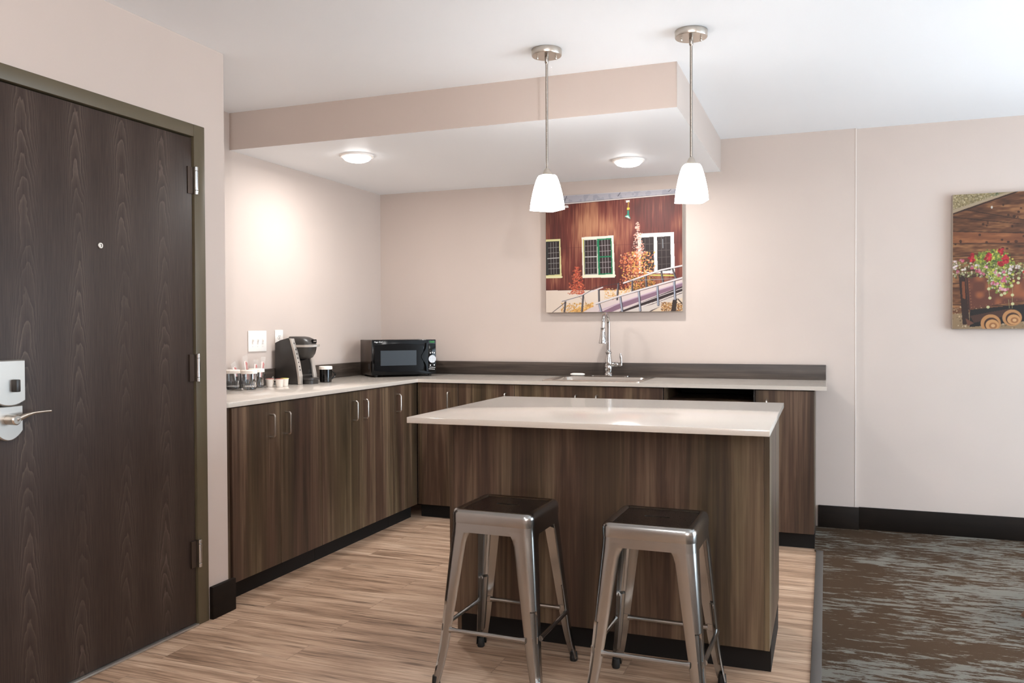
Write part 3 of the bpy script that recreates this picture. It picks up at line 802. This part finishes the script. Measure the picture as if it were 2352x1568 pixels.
# glasses with paper caps
gg = 'drinking glasses with paper caps'
def tumbler(label, x, y):
    t = thing('drinking_glass', label, 'glass', (x,y,ZK+.0005), group=gg)
    n = 48; R = .0405
    def ring(r, z, rib=0): return [(x+(r-(rib if k % 2 else 0))*math.cos(2*PI*k/n), y+(r-(rib if k % 2 else 0))*math.sin(2*PI*k/n), ZK+z) for k in range(n)]
    rr = [ring(R-.003,.001), ring(R-.001,.004), ring(R,.010), ring(R,.014,.003), ring(R,.046,.003), ring(R,.052), ring(R+.001,.094), ring(R-.0012,.094), ring(R-.0025,.05), ring(R-.004,.014), ring(R-.007,.011)]
    part('body', B().rings(rr), M['glass'], t)
    part('cap', B().lathe([(R+.0015,.088+ZK),(R+.0035,.0885+ZK),(R+.003,.104+ZK),(R,.1075+ZK),(.002,.107+ZK)], (x,y,0), 36), M['paper'], t, 'white paper cap')
    return t
tumbler('capped drinking glass at the far left, cut by the wall edge', .075, -1.772)
tumbler('capped drinking glass standing in front of the other two', .182, -1.765)
g3 = tumbler('capped drinking glass with yellow packets, beside the coffee pods', .118, -1.618)
single('sweetener_packet', B().box(-.02,.02,-.003,.003,0,.05,.001).xf(Matrix.Translation((.118,-1.612,ZK+.0135)) @ Matrix.Rotation(math.radians(12),4,'Y')).box(.098,.13,-1.634,-1.63,ZK+.0135,ZK+.062), M['yellow'], 'folded yellow packet inside the rightmost capped glass', 'packet', (.118,-1.62,ZK+.0135))

# condiment packets standing behind the glasses in clear wrap
hx0, hx1, hy0, hy1 = .026, .062, -1.69, -1.46
hd_ = B().box(hx0,hx1,hy0,hy1,ZK+.0005,ZK+.003).box(hx0,hx0+.002,hy0,hy1,ZK+.003,ZK+.085).box(hx1-.002,hx1,hy0,hy1,ZK+.003,ZK+.06).box(hx0+.002,hx1-.002,hy0,hy0+.002,ZK+.003,ZK+.07).box(hx0+.002,hx1-.002,hy1-.002,hy1,ZK+.003,ZK+.07)
single('packet_holder', hd_, M['blackm'], 'small black tray behind the glasses holding the wrapped packets', 'holder', ((hx0+hx1)/2,(hy0+hy1)/2,ZK+.0005))
pk = [(-1.655,.150,22,'leftmost clear-wrapped condiment packet, leaning towards the entrance wall'),(-1.592,.175,8,'tallest clear-wrapped condiment packet behind the glasses'),(-1.542,.150,-6,'clear-wrapped condiment packet with two red stripes in the middle'),(-1.495,.165,-10,'rightmost clear-wrapped condiment packet, next to the coffee maker')]
for n_, (yy, hh, tl, lb) in enumerate(pk):
    t = thing('condiment_packet', lb, 'packet', (.034+.006*(n_%4),yy,ZK+.0035), group='condiment packets behind the glasses', local=True)
    R_ = Matrix.Rotation(math.radians(tl),4,'X')
    part('wrapper', B().rings([[(-.0012,-.018,0),(.0012,-.018,0),(.0012,.018,0),(-.0012,.018,0)],[(-.003,-.02,hh*.4),(.003,-.02,hh*.4),(.003,.02,hh*.4),(-.003,.02,hh*.4)],[(-.0008,-.022,hh),(.0008,-.022,hh),(.0008,.02,hh+.006),(-.0008,.02,hh+.006)]]).xf(R_), M['film'], t, 'clear plastic wrap')
    part('sugar_packet', B().box(-.0012,.0012,-.015,.006,.01,hh*.84).xf(R_), M['packet'], t)
    part('stripe', B().box(.0013,.0019,-.002,.0035,.012,hh*.82).box(.0013,.0019,.0068,.0105,.012,hh*.78).xf(R_), M['redprint'], t, 'red printed stripe')

# coffee pods
pods = [(.150,-1.540,'redfoil','leftmost white coffee pod with red foil lid'),(.202,-1.522,'redfoil','front white coffee pod with red foil lid, between two others'),(.196,-1.466,'greenfoil','white coffee pod with yellow-green foil lid')]
for x, y, mt, lb in pods:
    t = thing('coffee_pod', lb, 'coffee pod', (x,y,ZK+.0005), group='coffee pods on the counter')
    part('cup', B().lathe([(.0185,ZK+.0006),(.019,ZK+.003),(.0228,ZK+.042),(.0255,ZK+.043),(.0255,ZK+.0445),(.0225,ZK+.0448)], (x,y,0), 28), M['cup'], t)
    part('lid', B().lathe([(.0235,ZK+.0448),(.023,ZK+.0465),(.012,ZK+.0475),(.001,ZK+.0475)], (x,y,0), 28), M[mt], t, 'foil lid')

# ------------------------------------------------------------------ side table at the right edge (only a leg tip shows)
st = thing('side_table', 'brown wooden furniture leg reaching in at the right edge on the carpet', 'table', (4.32,-1.50,.006))
part('tabletop', B().lathe([(.20,.50),(.23,.505),(.23,.525),(.22,.53)], (4.32,-1.50,0), 36), M['walnutleg'], st)
for a in (172, 292, 52):
    a = math.radians(a)
    part('leg', B().tube([(4.32+.15*math.cos(a),-1.50+.15*math.sin(a),.50),(4.32+.415*math.cos(a),-1.50+.415*math.sin(a),.0065)], [.024,.016], 14), M['walnutleg'], st)

# ------------------------------------------------------------------ pictures
def canvas_mesh(name, img, x0, x1, z0, z1, y, parent, ink=(.62,.60,.59)):
    """flat print: one coloured vertex per dab of paint; img is (H,W,3) sRGB 0..1, row 0 on top"""
    Hh, Ww, _ = img.shape
    xs = np.linspace(x0, x1, Ww); zs_ = np.linspace(z1, z0, Hh)
    X, Zz = np.meshgrid(xs, zs_)
    og = ORG[parent]
    co = np.stack([X-og.x, np.full_like(X, y-og.y), Zz-og.z], -1).reshape(-1,3)
    idx = np.arange(Hh*Ww).reshape(Hh,Ww)
    quads = np.stack([idx[1:,:-1],idx[1:,1:],idx[:-1,1:],idx[:-1,:-1]],-1).reshape(-1,4)
    me = bpy.data.meshes.new(name)
    me.from_pydata(co.tolist(), [], quads.tolist())
    at = me.color_attributes.new('paint', 'FLOAT_COLOR', 'POINT')
    im = np.clip(img,0,1); l = np.where(im <= .04045, im/12.92, ((im+.055)/1.055)**2.4)
    at.data.foreach_set('color', np.concatenate([l.reshape(-1,3), np.ones((Hh*Ww,1))],1).astype(np.float32).ravel())
    m = N(name+'_print'); a = m.n('VertexColor', layer_name='paint')
    m.set(base=m.mix(1.0, a.outputs[0], ink, 'MULTIPLY'), rough=.55, spec=.3)
    me.materials.append(m.m)
    o = bpy.data.objects.new(name, me); ORG[o] = og
    return link(o, parent)
class Paint:
    def __init__(self, W, H, corner):
        s, t = np.meshgrid((np.arange(W)+.5)/W, (np.arange(H)+.5)/H)
        self.X, self.Y = corner(s, t)
        self.img = np.zeros((H,W,3)); self.rng = np.random.default_rng(5)
        self.W, self.H = W, H
    def noise(self, nx, ny, seed=0):
        r = np.random.default_rng(seed); g = r.random((ny+1,nx+1))
        gx = np.linspace(0,nx-1e-6,self.W); gy = np.linspace(0,ny-1e-6,self.H)
        ix, iy = gx.astype(int), gy.astype(int); fx, fy = gx-ix, gy-iy
        fx = fx*fx*(3-2*fx); fy = fy*fy*(3-2*fy)
        a = g[iy][:,ix]*(1-fx)+g[iy][:,ix+1]*fx; b = g[iy+1][:,ix]*(1-fx)+g[iy+1][:,ix+1]*fx
        return a*(1-fy)[:,None]+b*fy[:,None]
    def fill(self, mask, c, a=1.0):
        c = np.array(c)/255 if np.ndim(c) == 1 else c
        mk = (mask*a)[...,None] if np.ndim(a) == 0 else (mask*a)[...,None]
        self.img = self.img*(1-mk)+c*mk
    def inside(self, pts):
        m = np.zeros(self.X.shape, bool); n = len(pts)
        for i in range(n):
            (xa,ya),(xb,yb) = pts[i],pts[(i+1)%n]
            if ya == yb: continue
            c = ((ya > self.Y) != (yb > self.Y)) & (self.X < (xb-xa)*(self.Y-ya)/(yb-ya)+xa)
            m ^= c
        return m
    def poly(self, pts, c, a=1.0): self.fill(self.inside(pts).astype(float), c, a); return self
    def line(self, pts, w, c, a=1.0):
        d = np.full(self.X.shape, 1e9)
        for (xa,ya),(xb,yb) in zip(pts,pts[1:]):
            L2 = (xb-xa)**2+(yb-ya)**2+1e-9
            t = np.clip(((self.X-xa)*(xb-xa)+(self.Y-ya)*(yb-ya))/L2,0,1)
            d = np.minimum(d, np.hypot(self.X-xa-t*(xb-xa), self.Y-ya-t*(yb-ya)))
        self.fill(np.clip((w/2-d)/3+.5,0,1), c, a); return self
    def ell(self, cx, cy, rx, ry, c, a=1.0):
        X, Y = self.X, self.Y
        ci = np.nonzero((X.max(0) > cx-rx-6) & (X.min(0) < cx+rx+6))[0]
        ri = np.nonzero((Y.max(1) > cy-ry-6) & (Y.min(1) < cy+ry+6))[0]
        if len(ci) == 0 or len(ri) == 0: return self
        w = (slice(ri[0],ri[-1]+1), slice(ci[0],ci[-1]+1))
        q = np.hypot((X[w]-cx)/rx,(Y[w]-cy)/ry)
        mk = (np.clip((1-q)*min(rx,ry)/3+.5,0,1)*a)[...,None]
        self.img[w] = self.img[w]*(1-mk)+np.array(c)/255*mk
        return self
    def dabs(self, n, region, sizes, cols, dens=None, seed=1):
        r = np.random.default_rng(seed); k = 0; tries = 0
        while k < n and tries < n*40:
            tries += 1
            x = r.uniform(region[0],region[2]); y = r.uniform(region[1],region[3])
            if dens is not None and r.random() > dens(x,y): continue
            s = r.uniform(*sizes); c = np.array(cols[r.integers(len(cols))],float)*(0.85+.3*r.random())
            self.ell(x,y,s*(.8+.5*r.random()),s*(.7+.4*r.random()),tuple(np.clip(c,0,255)),.9); k += 1
        return self

def barn():
    def corner(s,t):
        yy = 140+t*1235
        L = 146+ (yy-140)*.0113; R = 1589+(yy-57)*.0137
        x = L+(R-L)*s
        T = 140-.0575*(x-146); Bt = 1377-.0095*(x-160)
        return x, T+(Bt-T)*t
    P = Paint(460,392,corner)
    X, Y = P.X, P.Y
    # rusty corrugated wall
    n1 = P.noise(9,7,1); n2 = P.noise(120,6,2); n3 = P.noise(230,14,3); n4 = P.noise(16,3,4)
    f = np.clip(.42*n1+.25*n2+.18*n3+.25*n4,0,1)
    hot = np.exp(-((X-660)/260)**2-((Y-430)/260)**2)*.30
    f = np.clip(f+hot-.05,0,1)[...,None]
    dk = np.array([66,30,26])/255; mid = np.array([126,60,50])/255; hi = np.array([206,146,110])/255
    P.img = np.where(f < .55, dk+(mid-dk)*np.clip(f/.55,0,1), mid+(hi-mid)*np.clip((f-.55)/.4,0,1))
    rib = .90+.13*np.sin(X*2*PI/14.5)
    P.img = P.img*rib[...,None]
    P.img = P.img*(1-.35*np.clip((420-X)/330,0,1)*np.clip((600-Y)/300,0,1))[...,None]
    for x in (466,868): P.line([(x,200),(x+10,1130)],3,(70,32,28),.6)
    P.line([(300,690),(880,672)],4,(84,38,30),.5); P.line([(880,660),(1600,628)],4,(80,36,34),.5)
    P.line([(158,1136),(1100,1136)],5,(70,36,30),.8)
    # roof
    P.poly([(120,90),(1620,40),(1620,112),(120,238)],(186,184,192))
    P.fill(((Y < 215-.077*(X-345)) & (Y > 0)).astype(float)*(P.noise(60,40,8) > .62), (150,154,166), .45)
    P.line([(120,146),(1620,60)],5,(226,220,220),.9)
    for xa in (355,930,1450): P.line([(xa,192-.09*(xa-355)),(xa+26,138-.06*(xa-355))],5,(76,74,80))
    P.line([(130,238),(1620,113)],11,(234,228,224)); P.line([(130,231),(1620,106)],3,(60,54,54),.8); P.line([(130,247),(1620,122)],4,(70,44,40),.8)
    P.poly([(360,236),(398,236),(402,258),(362,260)],(240,236,232)); P.poly([(1014,184),(1054,181),(1056,204),(1018,206)],(240,236,232))
    # yard lamp
    P.line([(1044,206),(1040,270)],13,(176,140,60)); P.poly([(1026,262),(1054,260),(1056,282),(1026,284)],(224,200,80))
    P.poly([(1032,290),(1048,290),(1052,340),(1068,382),(1003,358),(1030,332)],(44,140,118)); P.poly([(1008,354),(1040,344),(1062,380)],(196,226,214)); P.line([(1012,372),(1060,396)],10,(70,36,30),.6)
    # windows
    def sash(q, nx, ny, gc):
        (xa,ya),(xb,yb),(xc,yc),(xd_,yd_) = q
        P.poly(q,(46,34,34))
        for k in range(1,nx):
            u = k/nx; P.line([(xa+(xb-xa)*u,ya+(yb-ya)*u),(xd_+(xc-xd_)*u,yd_+(yc-yd_)*u)],5,gc)
        for k in range(1,ny):
            u = k/ny; P.line([(xa+(xd_-xa)*u,ya+(yd_-ya)*u),(xb+(xc-xb)*u,yb+(yc-yb)*u)],5,gc)
    P.poly([(140,598),(313,590),(332,1006),(140,1012)],(226,220,160)); P.line([(140,1000),(334,996)],16,(238,234,190))
    P.poly([(140,622),(302,612),(312,968),(140,980)],(52,52,50)); sash([(178,632),(296,622),(304,960),(186,966)],4,6,(150,150,146)); P.line([(174,800),(300,792)],9,(190,190,186))
    P.poly([(548,574),(888,556),(908,1002),(563,1008)],(236,232,214)); P.line([(568,600),(584,970)],10,(198,200,80)); P.line([(560,992),(908,982)],20,(240,236,206))
    P.poly([(572,604),(712,596),(722,970),(582,972)],(120,124,120)); sash([(584,608),(706,602),(714,960),(592,964)],4,6,(150,142,142)); P.line([(584,784),(716,780)],9,(196,196,192))
    P.poly([(712,592),(868,582),(886,968),(732,974)],(26,122,82)); sash([(736,606),(858,598),(872,956),(750,960)],4,6,(166,158,160)); P.line([(736,784),(868,778)],14,(26,122,82))
    P.poly([(1138,540),(1510,524),(1526,962),(1162,956)],(240,236,230)); sash([(1174,580),(1306,572),(1316,942),(1184,946)],3,5,(92,84,80)); sash([(1340,572),(1476,566),(1486,930),(1350,938)],3,5,(92,84,80))
    P.line([(1398,600),(1402,690)],9,(130,136,140)); P.line([(1270,978),(1520,984)],14,(206,206,110))
    # ground
    P.poly([(130,1140),(1110,1136),(1110,1420),(130,1420)],(234,218,202))
    # shrubs
    au = [(214,120,84),(226,150,110),(180,86,64),(236,178,140),(200,110,70)]
    P.dabs(380,(395,890,610,1180),(3.5,8),[(196,84,60),(214,120,84),(170,70,54)],lambda x,y: max(0,1-abs(x-500)/(30+(y-880)*.33)),11)
    P.dabs(900,(930,730,1330,1130),(4,9),au+[(226,180,96),(206,160,70)],lambda x,y: max(0,1-abs(x-1140)/200),12)
    P.dabs(210,(1050,410,1220,780),(3.5,9),[(236,196,176),(226,150,130),(240,210,196)],lambda x,y: max(0,1-abs(x-1140-(y-420)*.05)/(24+(y-410)*.16)),13)
    P.dabs(240,(1080,1000,1330,1150),(4,8),[(60,52,30),(120,90,40),(180,130,60)],None,14)
    P.dabs(650,(330,1270,680,1390),(3.5,8),[(222,170,92),(232,190,120),(206,148,76)],lambda x,y: .3+.7*(y > 1400-.35*(x-300)),15)
    P.dabs(300,(800,1120,1080,1240),(3.5,7),[(224,180,110),(236,206,160),(210,150,90)],None,16)
    P.line([(575,1190),(600,1290)],4,(120,84,60),.7); P.line([(470,1150),(560,1240)],4,(150,110,80),.6)
    # ramp, pipe and undercroft
    P.poly([(640,1330),(1000,1200),(1620,1020),(1620,1400),(520,1400)],(222,206,202))
    P.poly([(860,1400),(1620,1090),(1620,1230),(1250,1400)],(52,40,40))
    P.poly([(700,1400),(1000,1262),(1340,1140),(1620,1050),(1620,1092),(1340,1196),(1000,1322),(800,1400)],(140,110,128)); P.line([(740,1360),(1000,1262),(1340,1146),(1620,1054)],12,(196,172,190),.9)
    P.line([(900,1384),(1300,1230),(1620,1112)],8,(214,202,202)); P.line([(960,1392),(1340,1262),(1620,1150)],14,(228,218,212))
    P.poly([(1010,1370),(1300,1290),(1620,1165),(1620,1215),(1290,1352),(1240,1380)],(214,204,196))
    for k in range(14): P.line([(1020+40*k,1362-13*k),(1060+40*k,1340-13*k)],3,(120,108,104),.7)
    P.poly([(1290,1365),(1520,1240),(1620,1215),(1620,1400),(1280,1400)],(226,206,182))
    P.dabs(350,(1390,1270,1610,1375),(3.5,7),[(160,110,60),(206,160,100),(120,80,46)],None,17)
    P.poly([(1508,1242),(1552,1228),(1540,1380),(1490,1380)],(58,46,40)); P.line([(1560,1235),(1620,1300)],12,(70,56,46))
    # railings
    lt = (226,220,220); dk_ = (66,60,64)
    for a, b in (((1092,1040),(1092,1150)),((1232,985),(1238,1100)),((945,1070),(934,1236)),((1388,935),(1408,1060)),((1498,905),(1536,1012)),((738,1128),(742,1280)),((570,1188),(558,1360)),((376,1255),(364,1376))):
        P.line([a,b],20,dk_); P.line([(a[0]-5,a[1]),(b[0]-5,b[1])],5,(150,146,150))
    P.line([(225,1380),(370,1272)],6,dk_)
    P.line([(338,1250),(390,1248),(560,1186),(778,1108)],13,lt); P.line([(338,1257),(560,1196),(700,1110),(1000,1056)],5,dk_)
    P.line([(1000,1062),(1380,926),(1620,874)],15,lt); P.line([(1000,1072),(1380,938),(1620,886)],4,dk_); P.line([(1060,1036),(1620,1014)],6,(150,146,150))
    for a, b in (((742,1282),(770,1380)),((966,1205),(992,1376)),((1160,1148),(1178,1356)),((1350,1092),(1362,1296)),((1520,1040),(1532,1236))):
        P.line([a,b],24,dk_); P.line([(a[0]-3,a[1]),(b[0]-3,b[1])],14,(168,176,192))
    P.line([(708,1282),(1000,1186),(1340,1086),(1620,1002)],18,lt); P.line([(708,1293),(1000,1197),(1340,1097),(1620,1014)],5,dk_,.8)
    return P.img
def wagon():
    # picture frame of reference: left edge near x=345, height 190..1388, the right part runs out of the photograph
    def corner(s,t):
        x = 345+s*1690
        T = 188-.068*(x-345); Bt = 1388-.004*(x-345)
        return x+t*14*(1-s), T+(Bt-T)*t
    P = Paint(500,300,corner)
    X, Y = P.X, P.Y
    n1 = P.noise(14,60,21); n2 = P.noise(40,150,22); n3 = P.noise(5,8,23)
    f = np.clip(.5*n1+.3*n2+.3*n3-.05,0,1)[...,None]
    dk = np.array([62,36,22])/255; mid = np.array([112,70,42])/255; hi = np.array([192,140,92])/255
    P.img = np.where(f < .5, dk+(mid-dk)*f/.5, mid+(hi-mid)*np.clip((f-.5)/.45,0,1))
    P.poly([(340,520),(2100,530),(2100,610),(340,622)],(170,100,60),.45)
    for ya, yb in ((300,400),(388,440),(512,520),(624,612),(738,720),(860,850),(980,960),(1170,1180)):
        P.line([(345,ya),(988,yb),(2100,yb+30)],6,(36,20,14),.85)
    P.dabs(30,(350,260,1200,720),(6,14),[(60,34,22),(70,40,24)],None,24)
    # roof edge and dry grass above
    P.poly([(300,100),(1000,60),(840,158),(300,345)],(150,134,98)); P.dabs(500,(340,150,760,320),(4,8),[(166,150,108),(130,116,80),(186,172,138)],lambda x,y: 1.0*(y < 330-.36*(x-345)),25)
    P.dabs(30,(680,140,790,190),(5,10),[(80,92,60),(120,120,90)],None,26)
    P.poly([(300,340),(340,325),(840,158),(940,120),(1000,120),(300,370)],(176,158,130)); P.line([(330,368),(940,150)],9,(44,28,20))
    P.ell(708,294,9,12,(214,210,200))
    # ground
    P.poly([(300,1260),(490,1240),(2100,1200),(2100,1420),(300,1420)],(150,124,92)); P.dabs(500,(345,1190,2000,1390),(4,9),[(176,150,116),(120,96,68),(196,176,146)],None,27)
    P.poly([(520,1215),(1700,1090),(1700,1240),(900,1330),(520,1370)],(30,22,18))
    # ore cart
    P.poly([(410,900),(470,900),(520,1340),(455,1350)],(52,32,24)); P.poly([(440,960),(468,960),(478,1120),(450,1110)],(130,72,42))
    P.poly([(470,905),(1750,770),(1750,1010),(505,1212)],(104,58,42))
    g = P.noise(20,16,28); P.fill(P.inside([(480,930),(1750,790),(1750,1000),(510,1205)]).astype(float)*np.clip((g-.5)*2.4,0,1),(196,116,68),.6)
    P.poly([(470,895),(1750,755),(1750,785),(470,925)],(84,52,40)); P.line([(470,926),(1750,787)],6,(50,30,24)); P.line([(488,930),(512,1212)],12,(60,36,28))
    for k in range(10): P.ell(508+k*3,960+k*26,5,5,(150,96,66)); P.ell(560+k*55,1190-k*9,4,4,(150,96,66))
    P.poly([(520,1270),(900,1200),(900,1260),(560,1330)],(74,46,34)); P.poly([(480,1290),(560,1335),(500,1360)],(110,70,50))
    # wheels
    for cx, cy, rx, ry in ((712,1335,92,80),(905,1285,88,74),(1400,1240,92,78),(1600,1200,88,74)):
        P.ell(cx,cy,rx,ry,(190,136,86)); P.ell(cx+6,cy+8,rx*.72,ry*.74,(70,44,30)); P.ell(cx+14,cy+16,rx*.66,ry*.62,(206,152,98)); P.ell(cx+22,cy+22,rx*.4,ry*.36,(160,108,66)); P.ell(cx+22,cy+22,rx*.2,ry*.18,(216,170,120))
    # flowers
    gr = [(150,160,58),(110,128,50),(190,186,84),(84,100,44)]
    P.dabs(800,(540,655,920,900),(6,12),gr,lambda x,y: max(0,1-((x-730)/200)**2-((y-790)/130)**2),31)
    P.dabs(700,(350,790,1700,930),(5,10),[(110,110,60),(200,196,160),(150,150,90),(90,84,48)],lambda x,y: .7,32)
    P.dabs(200,(660,850,960,1080),(7,13),gr+[(206,206,170)],lambda x,y: max(0,1-((x-800)/140)**2-((y-930)/150)**2),33)
    P.dabs(150,(1000,700,1700,900),(8,17),gr+[(178,40,48)],None,34)
    for cx, cy, r in ((530,765,27),(532,735,17),(680,748,30),(690,722,18),(800,690,26),(836,752,30),(796,797,26),(842,776,18)):
        P.dabs(16,(cx-r,cy-r,cx+r,cy+r),(8,14),[(178,36,48),(206,52,60),(140,22,34)],lambda x,y: 1.0*(math.hypot(x-cx,y-cy) < r),int(cx))
    pk_ = [(206,126,140),(222,160,176),(186,84,104)]
    for cx, cy in ((590,858),(630,884),(610,868),(745,876),(786,905),(830,950),(730,972),(760,985),(850,1022),(805,1022),(662,832),(540,835),(440,782),(408,872),(820,868),(845,918),(815,950)):
        P.dabs(5,(cx-16,cy-12,cx+16,cy+12),(8,13),pk_,None,int(cx*3+cy))
    for cx, cy in ((368,845),(382,822),(372,790),(895,822),(870,880),(950,830),(880,850),(460,850),(580,815)):
        P.dabs(5,(cx-16,cy-12,cx+16,cy+12),(6,11),[(232,214,208),(214,196,196)],None,int(cx*5+cy))
    P.line([(690,900),(690,1030),(702,1110)],4,(170,166,120)); P.line([(905,960),(905,1200)],4,(150,146,100)); P.line([(870,1120),(880,1200)],4,(150,146,100))
    for cx, cy in ((690,1026),(702,1108),(898,996),(905,1080),(908,1160),(686,1190),(806,1080),(835,1066),(960,930),(955,970)): P.ell(cx,cy,15,13,(206,204,150))
    return P.img
def picture(name, label, x0, x1, z0, z1, yb, yf, img):
    p = thing(name, label, 'picture', ((x0+x1)/2, yb, z0))
    part('canvas', B().box(x0,x1,yf,yb,z0,z1,.002), M['canvas'], p, 'beige canvas edge')
    canvas_mesh('print', img, x0+.0012, x1-.0012, z0+.0012, z1-.0012, yf-.0008, p)
M['canvas'] = plain('beige_canvas', (176,162,148), .8)
picture('canvas_picture', 'canvas print of a rusty red barn with a ramp, above the sink', 1.313,2.246,1.348,2.146,-.004,-.04, barn())
picture('canvas_picture', 'canvas print of flowers in an old ore cart, at the right edge', 3.81,4.745,1.226,2.010,.014,-.022, wagon())

# ------------------------------------------------------------------ light
def area(name, loc, rot, sx, sy, e, c):
    l = bpy.data.lights.new(name, 'AREA'); l.shape = 'RECTANGLE'; l.size = sx; l.size_y = sy; l.energy = e; l.color = c
    o = bpy.data.objects.new(name, l); o.location = loc; o.rotation_euler = rot; return link(o)
def point(name, loc, r, e, c):
    l = bpy.data.lights.new(name, 'POINT'); l.energy = e; l.color = c; l.shadow_soft_size = r
    o = bpy.data.objects.new(name, l); o.location = loc; return link(o)
for (x, y) in ((.585,-1.298),(2.013,-.585)):     # LED discs of the two flush lights, shining straight down
    l = bpy.data.lights.new('flush_light', 'AREA'); l.shape = 'DISK'; l.size = .10; l.energy, l.color = LT['dome']
    o = bpy.data.objects.new('flush_light', l); o.location = (x,y,ZS-.0415); link(o)
area('window_daylight', (XR+.2,(WY0+WY1)/2,(WZ0+WZ1)/2), (0,math.radians(90),0), 1.95, 2.5, *LT['win'])
M['room'] = emit('lit_room_diffuser', LT['entry'][1], LT['entry'][0]*.25)
def room_light(nm, x, y, e, c):
    g = thing('ceiling_light', nm, 'ceiling light', (x,y,ZC), group='flush lights of the room')
    part('trim_ring', B().lathe([(.16,ZC-.0005),(.16,ZC-.02),(.15,ZC-.024)], (x,y,0), 36), M['white'], g)
    part('diffuser', B().lathe([(.15,ZC-.02),(.14,ZC-.05),(.10,ZC-.075),(.04,ZC-.088),(.005,ZC-.09)], (x,y,0), 36), M['room'], g)
    point('entry_lamp', (x,y,ZC-.16), .08, e, c)
room_light('round flush ceiling light by the entrance', 2.4, -4.8, *LT['entry'])
def added_torchiere(nm, x, y, e, c):  # unseen uplights, added to brighten the ceiling
    g = thing('added_floor_lamp', nm, 'lamp', (x,y,.006), group='uplight lamps added to brighten the ceiling')
    part('base', B().lathe([(.14,.0065),(.14,.02),(.03,.03),(.012,.05)], (x,y,0), 32), M['nickel'], g)
    part('pole', B().lathe([(.0115,.045),(.0115,1.72)], (x,y,0), 16), M['nickel'], g)
    part('bowl', B().lathe([(.02,1.715),(.10,1.74),(.17,1.80),(.172,1.80),(.10,1.735),(.02,1.71)][::-1], (x,y,0), 32, cap0=False, cap1=False), M['nickel'], g)
    point('uplight', (x,y,1.80), .06, e, c)
added_torchiere('tall floor lamp added to the right of the camera to brighten the ceiling', 4.6, -3.5, *LT['added_torch_a'])
added_torchiere('tall floor lamp added behind the camera to brighten the ceiling', 4.3, -7.3, *LT['added_torch_b'])
tl = thing('added_table_lamp', 'table lamp added on the brown side table beyond the right edge', 'lamp', (4.42,-1.50,.537))  # unseen lamp, added to light the right wall and ceiling
part('base', B().lathe([(.07,.5372),(.07,.55),(.02,.57),(.03,.65),(.05,.72),(.03,.80),(.012,.86),(.012,.95)], (4.42,-1.50,0), 28), M['nickel'], tl)
M['lampshade'] = emit('lit_fabric_shade', LT['table'][1], LT['table'][0]*.4)
part('shade', B().lathe([(.15,.93),(.13,1.20),(.127,1.20),(.147,.93)], (4.42,-1.50,0), 36, cap0=False, cap1=False), M['lampshade'], tl)
point('added_table_bulb', (4.42,-1.50,1.06), .04, *LT['table'])
w = bpy.data.worlds.new('sky'); SC.world = w; w.use_nodes = True
bg = w.node_tree.nodes['Background']; bg.inputs[0].default_value = (*LT['sky'][1],1); bg.inputs[1].default_value = LT['sky'][0]

# ------------------------------------------------------------------ camera
cam = bpy.data.cameras.new('camera'); co = bpy.data.objects.new('camera', cam); COL.objects.link(co)
cam.sensor_width = 36; cam.lens = 1918.8161/2352*36; cam.clip_start = .05
ya, pi_, ro = math.radians(20.6151), math.radians(-.9059), math.radians(-.2521)
F = Vector((-math.sin(ya)*math.cos(pi_), math.cos(ya)*math.cos(pi_), math.sin(pi_)))
R = F.cross(Vector((0,0,1))).normalized(); U = R.cross(F)
R2 = R*math.cos(ro)+U*math.sin(ro); U2 = -R*math.sin(ro)+U*math.cos(ro)
co.matrix_world = Matrix(((R2.x,U2.x,-F.x,3.1192),(R2.y,U2.y,-F.y,-5.5088),(R2.z,U2.z,-F.z,1.2422),(0,0,0,1)))
SC.camera = co
SC.view_settings.view_transform = 'Standard'; SC.view_settings.look = 'None'
SC.view_settings.gamma = 1; SC.view_settings.use_curve_mapping = False
SC.view_settings.exposure = 0.66
SC.cycles.use_denoising = True
SC.cycles.caustics_reflective = False; SC.cycles.caustics_refractive = False
SC.cycles.max_bounces = 10; SC.cycles.diffuse_bounces = 6
